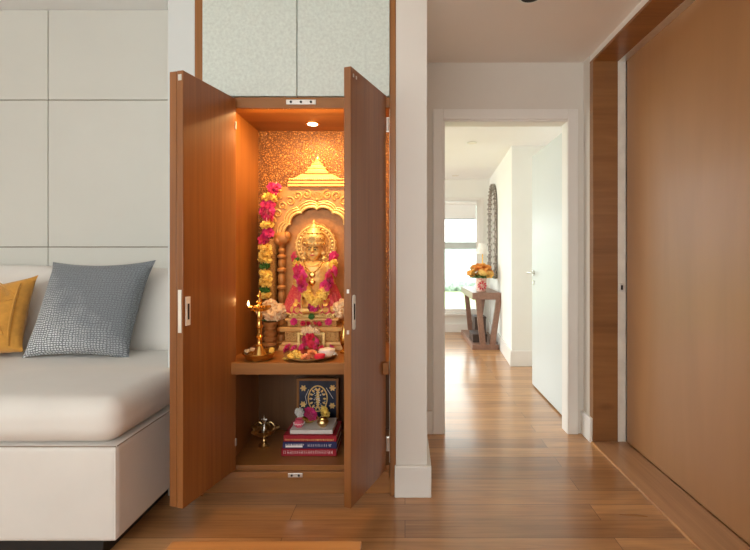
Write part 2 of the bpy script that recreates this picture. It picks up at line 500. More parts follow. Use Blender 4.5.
CD = 2.15           # depth of the cabinet front and the pier beside it
HALL = 2.90         # corridor end wall
HC = 2.39           # corridor ceiling
LC = 2.71           # living room ceiling
FARD = 6.72         # window wall of the far room
FC = 2.28           # far room ceiling
BW = 2.86           # panelled wall behind the sofa

struct('floor', boxm(-3.6, 1.40, -1.2, HALL + .02, -.08, 0), 'floor')
struct('floor_far_room', boxm(-3.0, 1.90, HALL + .02, FARD + .1, -.08, 0), 'floor')

# panelled sofa wall: one backing wall, pale boards with open joints
struct('wall_sofa', boxm(-3.6, -.85, BW + .014, BW + .12, 0, LC), 'groove')
bm = B()
xs = [-3.6, P(48, 0, BW).x, -.86]; zs = [0, 1.150 + (HY - 247) / F * BW, 1.150 + (HY - 100) / F * BW, LC]
for i in range(2):
    for j in range(3):
        g = .003
        box(bm, xs[i] + g, xs[i + 1] - g, BW, BW + .016, zs[j] + g, zs[j + 1] - g)
struct('wall_panelling', bm, 'panel_wall', bevel=.0015)
struct('wall_left', boxm(-3.72, -3.6, -1.2, BW + .12, 0, LC), 'pier')
struct('ceiling_living_room', boxm(-3.6, .0, -1.2, BW + .12, LC, LC + .1), 'far_ceiling')

# painted end of the wall at the sofa side of the cabinet
XL0, XL1 = P(168, 0, CD).x, P(195, 0, CD).x
struct('wall_cabinet_side', boxm(XL0, XL1 - .002, CD, BW + .01, 0, LC), 'cool_paint')
# pier between cabinet and corridor
XP0, XP1 = P(396, 0, CD).x, P(427, 0, CD).x
struct('wall_pier', boxm(XP0, XP1, CD, HALL, 0, LC), 'pier')
struct('wall_behind_cabinet', boxm(XL1, XP0, 2.76, 2.86, 0, LC), 'pier')
def skirting(bm, poly, h=.15):
    prism(bm, poly, 0, h - .012)
    return bm
struct('baseboard_pier', prism(B(), [(XP0 - .006, CD - .022), (XP1 + .020, CD - .022), (XP1 + .020, HALL - .021), (XP1 - .001, HALL - .021), (XP1 - .001, CD - .001), (XP0 - .006, CD - .001)], 0, .15), 'trim', bevel=.004)

# corridor
struct('ceiling_corridor', boxm(-.001, 1.75, -1.2, HALL + .12, HC, HC + .1), 'ceiling')
struct('wall_living_room_bulkhead', boxm(-.002, .03, -1.2, CD - .001, HC + .02, LC), 'pier')
DX0, DX1, DZ = P(443, 0, HALL).x, P(567, 0, HALL).x, EYE + (HY - 120) / F * HALL
bm = B()
box(bm, XP1 - .08, DX0 - .002, HALL, HALL + .10, 0, HC)
box(bm, DX1 + .002, 1.42, HALL, HALL + .10, 0, HC)
box(bm, DX0 - .002, DX1 + .002, HALL, HALL + .10, DZ + .002, HC)
struct('wall_corridor_end', bm, 'wall')
cw = .066
bm = B()
box(bm, DX0 - cw, DX0, HALL - .018, HALL, 0, DZ + cw); box(bm, DX1, DX1 + cw, HALL - .018, HALL, 0, DZ + cw)
box(bm, DX0, DX1, HALL - .018, HALL, DZ, DZ + cw)
t1 = struct('trim_1', bm, 'trim', bevel=.004)
bm = B()
box(bm, DX0 - .001, DX0 + .012, HALL - .004, HALL + .11, 0, DZ); box(bm, DX1 - .002, DX1 + .012, HALL - .004, HALL + .09, 0, DZ)
box(bm, DX0, DX1, HALL - .004, HALL + .11, DZ - .012, DZ + .001)
struct('trim_2', bm, 'trim', bevel=.002)
XR = 1.150         # short return wall beside the sliding panel
PD = 2.753         # depth of the wood post
bm = B()
box(bm, XP1 + .020, DX0 - cw - .001, HALL - .018, HALL, 0, .15)
struct('baseboard_corridor', bm, 'trim', bevel=.004)
struct('wall_return', boxm(XR, 1.40, PD + .05, HALL, 0, HC), 'wall')
struct('baseboard_return', boxm(XR - .018, XR, PD + .002, HALL, 0, .15), 'trim', bevel=.004)

# corridor door leaf, open into the far room
d1 = empty('door_1', (1.11, 3.10, 0)); props(d1, kind='structure')
A, Bv = Vector((1.112, 3.06)), Vector((1.123, 3.975))
link('leaf', prism(B(), [A, Bv, Bv + Vector((.04, 0)), A + Vector((.04, 0))], .012, 2.02), 'leaf_white', d1, bevel=.003)
hp = P(533.5, 272.5, 3.92)
h = B()
lathe_pts = [(hp.x - .002, hp.y, hp.z), (hp.x - .05, hp.y, hp.z)]
tube(h, lathe_pts, .009, 10); tube(h, [(hp.x - .05, hp.y + .005, hp.z), (hp.x - .052, hp.y - .03, hp.z), (hp.x - .05, hp.y - .115, hp.z - .002)], [.010, .009, .008], 10)
link('lever_handle', h, 'steel', d1)
h = B(); tube(h, [(hp.x + .004, hp.y, hp.z), (hp.x - .008, hp.y, hp.z)], .024, 18)
link('rose_plate', h, 'steel', d1)
h = B(); tube(h, [(hp.x + .004, hp.y, hp.z - .085), (hp.x - .008, hp.y, hp.z - .085)], .022, 18)
link('keyhole_plate', h, 'steel', d1)

# far room
W0, W1 = Vector((1.105, 4.66)), Vector((1.262, FARD))
struct('wall_far_right', prism(B(), [W0, W1, (1.95, FARD), (1.95, 4.66)], 0, FC), 'far_wall')
struct('wall_far_recess', boxm(1.80, 1.95, HALL + .1, 4.66, 0, FC), 'far_wall')
n = Vector((W1.y - W0.y, -(W1.x - W0.x))).normalized() * -.018
struct('baseboard_far_right', prism(B(), [W0 + n + Vector((0, -.018)), W1 + n, W1, W0, (1.80, 4.66), (1.80, 4.642)], 0, .16), 'trim', bevel=.004)
struct('ceiling_far_room', boxm(-1.3, 1.95, HALL + .10, FARD + .1, FC, FC + .1), 'far_ceiling')
# window wall
wx0, wx1 = -.55, P(480.5, 0, FARD).x
wz0, wz1 = EYE + (HY - 313) / F * FARD, EYE + (HY - 201) / F * FARD
bm = B()
box(bm, -1.3, wx0, FARD, FARD + .12, 0, FC); box(bm, wx1, 1.30, FARD, FARD + .12, 0, FC)
box(bm, wx0, wx1, FARD, FARD + .12, 0, wz0); box(bm, wx0, wx1, FARD, FARD + .12, wz1, FC)
struct('wall_far_window', bm, 'far_wall')
struct('baseboard_far_window', boxm(-1.3, 1.22, FARD - .02, FARD, 0, .12), 'trim', bevel=.003)
w1 = empty('window_1', ((wx0 + wx1) / 2, FARD, wz0)); props(w1, kind='structure')
bm = B(); f = .06
box(bm, wx0, wx0 + f, FARD - .015, FARD + .07, wz0, wz1); box(bm, wx1 - f, wx1, FARD - .015, FARD + .07, wz0, wz1)
box(bm, wx0 + f, wx1 - f, FARD - .015, FARD + .07, wz1 - f, wz1); box(bm, wx0 + f, wx1 - f, FARD - .015, FARD + .07, wz0, wz0 + f)
link('window_frame', bm, 'trim', w1, bevel=.004)
link('window_rail', boxm(wx0 + f, wx1 - f, FARD, FARD + .05, EYE + (HY - 249) / F * FARD, EYE + (HY - 242) / F * FARD), 'frame_grey', w1, bevel=.003)
link('window_mullion', boxm(.22, .27, FARD + .002, FARD + .048, wz0 + f, wz1 - f), 'trim', w1, bevel=.003)
link('window_pane', boxm(wx0 + f, wx1 - f, FARD + .028, FARD + .032, wz0 + f, wz1 - f), 'glass', w1)
link('window_sill', boxm(wx0 - .04, wx1 + .03, FARD - .07, FARD, wz0 - .03, wz0), 'trim', w1, bevel=.004)
link('window_casing', (lambda b: (box(b, wx1, wx1 + .05, FARD - .016, FARD, wz0 - .03, wz1 + .05), box(b, wx0 - .05, wx1, FARD - .016, FARD, wz1, wz1 + .05), b)[2])(B()), 'trim', w1, bevel=.003)
bl = thing('roller_blind', 'white roller blind pulled partly down over the far window', 'blind', ((wx0 + wx1) / 2, FARD - .04, wz1))
link('fabric', boxm(wx0 + .07, wx1 - .075, FARD - .034, FARD - .031, EYE + (HY - 219) / F * FARD, wz1 - .03), 'blind', bl)
b = B(); tube(b, [(wx0 + .06, FARD - .045, wz1 - .03), (wx1 - .065, FARD - .045, wz1 - .03)], .028, 14); link('roller_tube', b, 'blind', bl)
b = B(); tube(b, [(wx0 + .07, FARD - .0325, EYE + (HY - 219) / F * FARD), (wx1 - .075, FARD - .0325, EYE + (HY - 219) / F * FARD)], .009, 10); link('hem_bar', b, 'frame_grey', bl)
# outdoors
g = link('ground_lawn', boxm(-40, 40, FARD + .12, 70, -.42, -.32), 'lawn'); props(g, kind='structure')
struct('wall_haze', boxm(-16, 16, 21, 21.3, -.42, 1.55), 'haze_wall')  # made-up wall standing in for the pale blurred distance
b = B()
for i in range(60):
    x = -9 + i * .3 + random.uniform(-.1, .1)
    ball(b, (x, 18.6 + random.uniform(-.2, .2), -.12), (random.uniform(.25, .4), .35, random.uniform(.26, .36)), 8, 6)
hd = link('hedge', b, 'hedge', remesh=.06); props(hd, 'low clipped hedge across the lawn outside the window, haze in its colour', 'hedge')

# ================================================================== SLIDING PANEL ON THE CORRIDOR SIDE
XS = 1.352
d2 = empty('door_2', (XS, 1.2, 0)); props(d2, kind='structure')
link('panel', boxm(XS, XS + .035, -1.1, PD - .01, .012, 2.338), 'slide', d2, bevel=.002)
link('head_track', boxm(XS - .049, XS - .001, -1.1, PD - .001, 2.333, 2.345), 'steel', d2)
bm = B(); box(bm, 1.303, XS - .001, PD, PD + .05, .0, 2.335)
jm = link('edge_strip', bm, 'plate_white', d2, bevel=.001)
q = P(621.5, 287.5, PD)
link('latch', boxm(q.x - .014, q.x + .014, PD - .004, PD, q.z - .024, q.z + .024), 'steel', jm, bevel=.002)
link('latch_slot', boxm(q.x - .006, q.x + .006, PD - .006, PD - .003, q.z - .014, q.z + .014), 'dark', jm)
struct('trim_3', boxm(XR, 1.303, PD, PD + .05, 0, 2.335), 'post_wood', bevel=.002)
bm = boxm(XR, 1.42, -1.1, PD + .05, 2.335, 2.352)
struct('trim_4', bm, 'cab_h', bevel=.002)
struct('ceiling_drop', boxm(XR + .004, 1.75, -1.1, PD + .05, 2.353, HC), 'ceiling')
bm = boxm(XR, XS - .004, -1.1, PD - .001, 0, .010)
sl = struct('trim_5', bm, 'sill', bevel=.003)
struct('trim_6', boxm(XR - .011, XR - .001, -1.1, PD - .001, 0, .012), 'stool', bevel=.002)
bm = B()
box(bm, -3.6, 1.40, -1.3, -1.2, 0, .85); box(bm, -3.6, 1.40, -1.3, -1.2, 2.18, LC); box(bm, .95, 1.40, -1.3, -1.2, .85, 2.18)
struct('wall_back', bm, 'pier')  # unseen wall, its opening sized to hold back low daylight
struct('wall_right', boxm(1.40, 1.50, -1.2, HALL + .1, 0, LC), 'pier')

def downlight(p, r, name, label, group=None, face='dark'):
    t = thing(name, label, 'ceiling light', p, group)
    b = B(); lathe(b, (p[0], p[1], p[2] - .006), [(r * .8, 0), (r, 0), (r, .006), (r * .8, .006)], 28); link('trim_ring', b, 'steel', t)
    b = B(); lathe(b, (p[0], p[1], p[2] - .008), [(r * .78, 0), (r * .8, .004)], 24); link('lens', b, face, t)
    return t
downlight((.60, 2.15, HC), .06, 'downlight', 'dark round downlight recessed in the corridor ceiling', None, 'dark')
downlight((P(472, 142, 4.52).x, 4.52, FC), .05, 'downlight', 'silver downlight in the bright far room ceiling, nearer the doorway', None, 'plate_white')
downlight((P(454.5, 177, 6.5).x, 6.4, FC), .05, 'downlight', 'small downlight in the far room ceiling close to the window', None, 'plate_white')

# ================================================================== CABINET
CL, CR, BK = -.84, -.075, 2.58        # inner faces of the niche sides, back
FL, FR = P(203, 0, CD).x, P(390, 0, CD).x
cab = thing('cabinet', 'tall built-in wooden prayer cabinet with open hinged doors and pale panels above', 'cabinet', ((XL1 + XP0) / 2, CD, 0))
SH = .650                               # shelf top
ZB, ZT = .150, 1.860                    # niche floor and ceiling
TOP = 2.68
bm = boxm(XL1, FL, CD - .004, CD + .05, 0, TOP); link('frame_stile', bm, 'cab', cab, bevel=.002)
bm = boxm(FR, XP0 - .001, CD - .004, CD + .05, 0, TOP); link('frame_stile', bm, 'cab', cab, bevel=.002)
link('filler_panel', boxm(FL, CL - .022, CD + .004, CD + .03, ZB, ZT), 'cab', cab, bevel=.001)
link('side_panel', boxm(CL - .022, CL, CD, BK, .10, ZT + .03), 'cab', cab)
link('side_panel', boxm(CR, CR + .0, CD, BK, .10, ZT + .03) if False else boxm(CR, FR + .012, CD + .012, BK, .10, ZT + .03), 'cab', cab)
link('niche_ceiling', boxm(CL - .02, CR + .02, CD + .002, BK, ZT, ZT + .025), 'cab_h', cab)
link('header_rail', boxm(FL, FR, CD - .016, CD - .002, 1.846, 1.898), 'cab_h', cab, bevel=.002)
link('cabinet_floor', boxm(CL, CR, CD - .008, BK, ZB - .045, ZB), 'cab_h', cab, bevel=.002)
link('lower_rail', boxm(FL, CR, CD - .03, CD - .008, .098, .128), 'cab_h', cab, bevel=.002)
link('plinth', boxm(FL, FR, CD + .02, CD + .05, 0, .098), 'cab_h', cab, bevel=.001)
link('shelf', boxm(CL + .001, CR - .001, 2.085, BK, SH - .055, SH), 'cab_h', cab, bevel=.002)
link('brocade_backdrop', boxm(CL, CR, BK, BK + .012, SH, ZT), 'backdrop', cab, label='orange-gold brocade backing of the prayer niche')
link('back_panel', boxm(CL, CR, BK, BK + .012, ZB, SH - .055), 'cab_shade', cab, label='wood back of the lower compartment, shade put into its colour')
sp = P(297.5, 0, CD).x
for x0, x1 in ((FL + .002, sp - .002), (sp + .002, FR - .002)):
    link('upper_door', boxm(x0, x1, CD - .012, CD + .008, 1.905, TOP), 'pale_glass', cab, bevel=.002, label='pale green-grey textured upper cabinet door')
link('upper_box', boxm(FL, FR, CD + .03, CD + .5, 1.90, TOP), 'cab', cab)

def leaf(parent, name, a, b, th, z0, z1, side):
    """door leaf from plan point a (free edge) to b (hinge edge), thickness towards SIDE"""
    a, b = Vector(a), Vector(b); d = (b - a).normalized(); nrm = Vector((-d.y, d.x)) * side * th
    return link(name, prism(B(), [a, b, b + nrm, a + nrm], z0, z1), 'door_wood', parent, bevel=.002)
def on_face(a, b, side, u, off0, off1, w, z0, z1):
    """small plate on a leaf face: centre u metres from a, from off0 to off1 off the face"""
    a, b = Vector(a), Vector(b); d = (b - a).normalized(); nn = Vector((-d.y, d.x)) * -side
    c = a + d * u
    return prism(B(), [c - d * w / 2 + nn * off0, c + d * w / 2 + nn * off0, c + d * w / 2 + nn * off1, c - d * w / 2 + nn * off1], z0, z1)

# sofa-side pair of leaves, folded together and open
a, b_ = (P(183, 0, 1.79).x, 1.79), (P(236, 0, 2.12).x, 2.12)
D1 = leaf(cab, 'door', a, b_, .030, .140, 1.886, 1)
dv = (Vector(b_) - Vector(a)).normalized(); nv = Vector((-dv.y, dv.x))
a2 = Vector(a) + nv * .0325 + dv * .002; b2 = Vector(b_) + nv * .0325
leaf(cab, 'door', a2, b2, .034, .140, 1.886, 1)
def z_at(py, d): return EYE + (HY - py) / F * d
# lock faceplate on the edge, flush pull and its slot on the face
c = Vector(a); e = c + nv * .006; e2 = c + nv * .022
lp = link('lock_plate', prism(B(), [e - dv * .003, e2 - dv * .003, e2, e], z_at(333, 1.79), z_at(290, 1.79)), 'plate_white', D1, bevel=.001)
link('flush_pull', on_face(a, b_, 1, .026, -.001, .003, .026, z_at(326, 1.80), z_at(297, 1.80)), 'plate_white', D1, bevel=.001)
link('pull_slot', on_face(a, b_, 1, .027, .001, .004, .009, z_at(320, 1.80), z_at(304, 1.80)), 'dark', D1)
link('top_catch', prism(B(), [e - dv * .002, e2 - dv * .002, e2, e], z_at(80, 1.79), z_at(74, 1.79)), 'steel', D1)
for zc in (1.76, .27):
    link('hinge', on_face(a, b_, 1, .338, -.001, .004, .010, zc - .018, zc + .018), 'steel', D1, bevel=.002)
# corridor-side door
a, b_ = (P(351, 0, 1.79).x, 1.79), (P(386, 0, 2.12).x, 2.12)
D2 = leaf(cab, 'door', a, b_, .032, .140, 1.902, 1)
dv = (Vector(b_) - Vector(a)).normalized(); nv = Vector((-dv.y, dv.x)); c = Vector(a)
b = B()
zz0, zz1 = z_at(330, 1.80), z_at(295, 1.80)
cc = c + dv * .022; r = .011; outl = []
for k in range(24):
    t = 2 * PI * k / 24; outl.append((r * math.cos(t), (zz1 - r if math.sin(t) >= 0 else zz0 + r) + r * math.sin(t)))
v0 = [b.verts.new((*(cc + dv * q[0] + nv * .001), q[1])) for q in outl]; v1 = [b.verts.new((*(cc + dv * q[0] - nv * .004), q[1])) for q in outl]
b.faces.new(v0); b.faces.new(v1[::-1])
for k in range(24): b.faces.new((v0[k], v0[(k + 1) % 24], v1[(k + 1) % 24], v1[k]))
link('flush_pull', b, 'plate_white', D2)
link('pull_slot', on_face(a, b_, 1, .022, .002, .0055, .009, z_at(320, 1.80), z_at(304, 1.80)), 'dark', D2)
for py in (291.5, 332.5):
    e = c + nv * .008; e2 = c + nv * .018; z = z_at(py, 1.79)
    link('edge_stud', prism(B(), [e - dv * .002, e2 - dv * .002, e2, e], z - .008, z + .008), 'steel', D2)
for k, u in enumerate((.02, .045)):
    link('top_catch', on_face(a, b_, 1, u, -.001, .002, .008, 1.865, 1.878), 'steel', D2)
for zc in (1.765, .26):
    b = B(); hx = P(387.6, 0, 2.11)
    tube(b, [(hx.x, 2.118, zc - .03), (hx.x, 2.118, zc + .03)], .006, 10); box(b, hx.x - .007, hx.x + .007, 2.121, 2.125, zc - .035, zc + .035)
    link('hinge', b, 'steel', D2)
link('pocket_channel', boxm(CR + .001, FR - .001, CD - .004, CD + .012, .16, 1.85), 'plate_white', cab, label='pale channel behind the door hinges')
# catches on the rails
b = boxm(P(286, 0, 2.13).x, P(316, 0, 2.13).x, CD - .021, CD - .016, 1.862, 1.886)
ct = link('catch_plate', b, 'steel', cab, bevel=.002)
for k in range(3):
    x = P(291 + k * 10, 0, 2.13).x; b = B(); tube(b, [(x, CD - .024, 1.874), (x, CD - .020, 1.874)], .006, 10); link('catch_screw', b, 'dark', ct)
b = boxm(P(288, 0, 2.12).x, P(303, 0, 2.12).x, CD - .035, CD - .030, .104, .124)
ct = link('catch_plate', b, 'steel', cab, bevel=.002)
for k in range(2):
    x = P(292 + k * 7, 0, 2.12).x; b = B(); tube(b, [(x, CD - .038, .114), (x, CD - .034, .114)], .005, 10); link('catch_screw', b, 'dark', ct)
# recessed lamp of the niche
NL = Vector((P(313, 0, 2.44).x, 2.43, ZT))
b = B(); lathe(b, (NL.x, NL.y, NL.z - .004), [(.028, 0), (.040, 0), (.040, .006), (.028, .006)], 28)
nl = link('niche_light', b, 'brass', cab)
b = B(); lathe(b, (NL.x, NL.y, NL.z - .007), [(.0, 0), (.026, .001), (.028, .004)], 24); link('lamp_lens', b, 'lamp_on', nl)

lb = link('added_light_bar', boxm(-.80, -.12, CD + .002, CD + .014, ZT - .007, ZT - .001), 'steel', cab, bevel=.002, label='unseen light bar added behind the header rail to brighten the niche')  # hidden bar added because the recessed lamp alone lights the idol too dimly
link('added_light_strip', boxm(-.79, -.13, CD + .006, CD + .013, ZT - .0085, ZT - .0071), 'fill_strip_on', lb)

# ================================================================== SHRINE
CXS = -.488
SD = 2.50                                  # shrine front depth
def zs_(py, d=SD): return EYE + (HY - py) / F * d
shr = thing('shrine_arch', 'gilded carved shrine canopy with a scalloped arch and tiered roof', 'shrine', (CXS, SD, SH))
# arch slab with a cusped opening
hw, ztop, zspr = .245, zs_(187), zs_(239)
ow, oh = .186, zs_(207) - zspr
def opening(t, grow=1.0):
    # t from 0 (right springing) to pi; six scallops and a pointed crown
    cusp = 1 - .085 * (1 - abs(math.sin(6 * t)) ** .55)
    return (CXS + ow * grow * cusp * math.cos(t), zspr + oh * grow * cusp * math.sin(t))
angs = sorted(set([i * PI / 84 for i in range(85)] + [math.atan2(ztop - zspr, hw), PI - math.atan2(ztop - zspr, hw)]))
def outer(t):
    ct, st = math.cos(t), math.sin(t); k = min(hw / abs(ct) if abs(ct) > 1e-6 else 9e9, (ztop - zspr) / st if st > 1e-6 else 9e9)
    return (CXS + k * ct, zspr + k * st)
bm = B(); rows = []
for t in angs:
    i, o = opening(t), outer(t)
    rows.append([bm.verts.new((i[0], SD, i[1])), bm.verts.new((o[0], SD, o[1])), bm.verts.new((o[0], SD + .03, o[1])), bm.verts.new((i[0], SD + .03, i[1]))])
for p, q in zip(rows, rows[1:]):
    for k in range(4): bm.faces.new((p[k], p[(k + 1) % 4], q[(k + 1) % 4], q[k]))
bm.faces.new(rows[0]); bm.faces.new(rows[-1][::-1])
arch = link('arch_panel', bm, 'shrine_panel', shr)
bm = B()
for g_, r_ in ((1.03, .0085), (1.13, .006), (1.21, .004)):
    tube(bm, [(opening(t, g_)[0], SD - .003, opening(t, g_)[1]) for t in [i * PI / 84 for i in range(85)]], r_, 8)
link('arch_moulding', bm, 'gold_pale', arch)
# scrolling foliage above the arch
bm = B()
def scroll(cx, cz, r0, turns, ph, flip):
    pts = []
    for i in range(26):
        t = i / 25; a = ph + flip * t * turns * 2 * PI; r = r0 * (1 - .82 * t)
        pts.append((cx + r * math.cos(a), SD - .003, cz + r * math.sin(a)))
    tube(bm, pts, [.0062 * (1 - .4 * i / 25) for i in range(26)], 6)
for s in (-1, 1):
    for k in range(6):
        t = PI / 2 + s * (.22 + k * .19); g_ = 1.42 + (.05 if k % 2 else .0)
        x, z = CXS + ow * g_ * math.cos(t), zspr + oh * g_ * math.sin(t)
        scroll(x, z, .027 - .001 * k, 1.35, t + (PI if k % 2 else 0), s * (1 if k % 2 else -1))
        ball(bm, (x, SD - .003, z), (.007, .005, .007), 8, 6)
for k in range(5):
    a = PI / 2 + (k - 2) * .5
    petal(bm, (CXS, SD - .004, zspr + oh * 1.22), (math.cos(a), -.1, math.sin(a)), (0, -1, 0), .042, .02, .2)
ball(bm, (CXS, SD - .004, zspr + oh * 1.24), (.010, .006, .010), 10, 8)
for s in (-1, 1):
    for k in range(4):
        ball(bm, (CXS + s * (.205 + .02 * (k % 2)), SD - .002, ztop - .02 - k * .02), (.009, .004, .008), 8, 6)
link('carved_scrolls', bm, 'shrine', arch)
# roof: beaded eave, sloping dome and tiers
bm = B()
def frus(z0, z1, w0, w1, dd0=.085, dd1=.07):
    yc = SD + .02
    hexa(bm, [(CXS - w0, yc - dd0 / 2, z0), (CXS + w0, yc - dd0 / 2, z0), (CXS + w0, yc + dd0 / 2, z0), (CXS - w0, yc + dd0 / 2, z0),
              (CXS - w1, yc - dd1 / 2, z1), (CXS + w1, yc - dd1 / 2, z1), (CXS + w1, yc + dd1 / 2, z1), (CXS - w1, yc + dd1 / 2, z1)])
frus(ztop, ztop + .018, .158, .165); frus(ztop + .018, ztop + .036, .165, .150); frus(ztop + .036, ztop + .072, .146, .085, .085, .06)
frus(ztop + .072, ztop + .084, .066, .066, .07, .07); frus(ztop + .084, ztop + .100, .060, .048, .06, .055)
frus(ztop + .100, ztop + .110, .052, .052, .055, .055); frus(ztop + .110, ztop + .124, .040, .030, .045, .04)
frus(ztop + .124, ztop + .131, .033, .033, .04, .04); frus(ztop + .131, ztop + .143, .022, .016, .03, .03)
roof = link('tiered_roof', bm, 'shrine', shr, bevel=.003)
bm = B(); lathe(bm, (CXS, SD + .02, ztop + .143), [(.016, 0), (.008, .006), (.013, .014), (.010, .022), (.003, .030), (0, .042)], 16); link('finial', bm, 'gold_pale', roof)
bm = B()
for k in range(27): ball(bm, (CXS - .150 + k * .0115, SD - .022, ztop + .040), (.0048, .004, .006), 8, 6)
link('bead_row', bm, 'gold_pale', roof)
# turned inner columns with brackets, and plain outer pillars
for s in (-1, 1):
    x = CXS + s * .196
    prof = [(.030, 0), (.030, .02), (.024, .026), (.026, .05), (.020, .06), (.028, .085), (.018, .105), (.024, .12), (.016, .135), (.021, .17), (.017, .20), (.023, .215), (.023, .225),
            (.013, .235), (.019, .25), (.020, .29), (.013, .305), (.025, .315), (.025, .325), (.013, .335), (.019, .35), (.020, .385), (.013, .40), (.025, .412), (.025, .422), (.013, .432), (.019, .445), (.019, .468), (.012, .478), (.024, .487), (.024, .496), (.012, .505), (.020, .525), (.014, .54), (.026, zspr - SH - .03)]
    bm = B(); lathe(bm, (x, SD - .005, SH), prof, 24); col = link('column', bm, 'shrine_dark', shr)
    bm = B(); ball(bm, (x - s * .002, SD - .002, zspr + .004), (.046, .024, .036), 20, 12); ball(bm, (x + s * .022, SD - .004, zspr - .010), (.024, .022, .026), 16, 10); ball(bm, (x - s * .030, SD - .004, zspr + .016), (.020, .020, .026), 16, 10)
    link('bracket', bm, 'shrine_dark', col)
    x = CXS + s * .256
    bm = B(); lathe(bm, (x, SD + .015, SH), [(.036, 0), (.036, .03), (.026, .04), (.026, .50), (.034, .515), (.034, zspr - SH)], 20); link('pillar', bm, 'carved', shr)
bm = B(); plate_xz(bm, [(CXS - .19, SH), (CXS + .19, SH), (CXS + .19, zspr)] + [(CXS + .19 * math.cos(i * PI / 16), zspr + oh * .96 * math.sin(i * PI / 16)) for i in range(1, 16)] + [(CXS - .19, zspr)], SD + .034, SD + .044)
link('inner_backing', bm, 'shrine_dark', shr)

# stepped pedestal
ped = thing('pedestal', 'golden stepped pedestal under the seated idol', 'pedestal', (CXS, 2.40, SH))
def tier(name, hw_, y0, z0, z1, m, taper=0.0, parent=ped, bev=.004):
    b = B(); y1 = 2.478
    hexa(b, [(CXS - hw_, y0, z0), (CXS + hw_, y0, z0), (CXS + hw_, y1, z0), (CXS - hw_, y1, z0), (CXS - hw_ + taper, y0 + taper, z1), (CXS + hw_ - taper, y0 + taper, z1), (CXS + hw_ - taper, y1, z1), (CXS - hw_ + taper, y1, z1)])
    return link(name, b, m, parent, bevel=bev)
tier('base_step', .176, 2.345, SH, SH + .028, 'shrine', .006)
tier('base_step', .160, 2.350, SH + .028, SH + .046, 'shrine', .006)
tier('carved_block', .142, 2.356, SH + .046, SH + .100, 'carved')
tier('ledge', .166, 2.345, SH + .100, SH + .124, 'shrine', -.004)
tier('carved_block', .130, 2.362, SH + .124, SH + .156, 'carved')
tier('ledge', .142, 2.352, SH + .156, SH + .170, 'shrine', .004)
tier('cushion_seat', .122, 2.360, SH + .170, SH + .190, 'gold_pale', .006, bev=.008)
b = B()
for (x0, x1, z0, z1) in ((-.072, -.058, .012, .098), (.058, .072, .012, .098), (-.058, .058, .084, .098)): box(b, CXS + x0, CXS + x1, 2.336, 2.352, SH + z0, SH + z1)
link('niche_frame', b, 'gold_pale', ped, bevel=.002)
b = B()
for k in range(21): ball(b, (CXS - .115 + k * .0115, 2.356, SH + .176), (.0052, .005, .007), 8, 6)
link('bead_row', b, 'gold_pale', ped)
PT = SH + .190

# ------------------------------------------------------------------ the idol
ID = 2.415
def I(px, py, d=ID): return P(px, py, d)
ix = CXS
idol = thing('deity_idol', 'golden seated deity idol with tall crown wearing a flower garland', 'statue', (ix, ID, PT))
def zi(py): return EYE + (HY - py) / F * ID
sc_ = ID / F
bm = B()
# crossed legs, hips, torso, neck
ball(bm, (ix, ID, PT + .030), (.082, .058, .036), 20, 12)
for s in (-1, 1):
    tube(bm, [(ix + s * .035, ID + .01, PT + .045), (ix + s * .085, ID - .012, PT + .034), (ix + s * .108, ID - .035, PT + .026)], [.034, .030, .024], 14)
    tube(bm, [(ix + s * .106, ID - .038, PT + .024), (ix + s * .055, ID - .062, PT + .020), (ix - s * .015, ID - .064, PT + .022)], [.023, .019, .014], 12)
    ball(bm, (ix - s * .030, ID - .066, PT + .026), (.020, .012, .011), 12, 8)
zsh = zi(263)
torso = [(PT + .03, .066, .046), (PT + .07, .054, .040), (PT + .10, .048, .035), (PT + .135, .055, .038), (PT + .17, .070, .042), (zsh - .02, .078, .040), (zsh, .066, .031), (zsh + .012, .030, .022)]
prev = None
for z, rx, ry in torso:
    ring = [bm.verts.new((ix + rx * math.cos(2 * PI * k / 24), ID + ry * math.sin(2 * PI * k / 24), z)) for k in range(24)]
    if prev:
        for k in range(24): bm.faces.new((prev[k], prev[(k + 1) % 24], ring[(k + 1) % 24], ring[k]))
    else: bm.faces.new(ring[::-1])
    prev = ring
bm.faces.new(prev)
tube(bm, [(ix, ID, zsh), (ix, ID - .004, zsh + .03)], [.023, .019], 14)
# head: skull, cheeks, chin, nose, lips, ears
zh = zi(250.5); hs = 1.14; H0 = Vector((ix, ID - .006, zh)); n_before = len(bm.verts)
ball(bm, (ix, ID - .006, zh + .006), (.036, .038, .044), 22, 16)
ball(bm, (ix, ID - .014, zh - .018), (.028, .027, .028), 18, 12)
ball(bm, (ix, ID - .028, zh - .036), (.012, .010, .010), 12, 8)
for s in (-1, 1):
    ball(bm, (ix + s * .018, ID - .028, zh - .014), (.012, .010, .013), 12, 8)
    ball(bm, (ix + s * .037, ID, zh - .004), (.006, .010, .018), 10, 8)
tube(bm, [(ix, ID - .043, zh + .014), (ix, ID - .050, zh - .008)], [.0035, .0065], 8)
bm.verts.ensure_lookup_table()
bmesh.ops.transform(bm, matrix=Matrix.Translation(H0) @ Matrix.Diagonal((hs, 1.06, hs, 1)) @ Matrix.Translation(-H0), verts=bm.verts[n_before:])
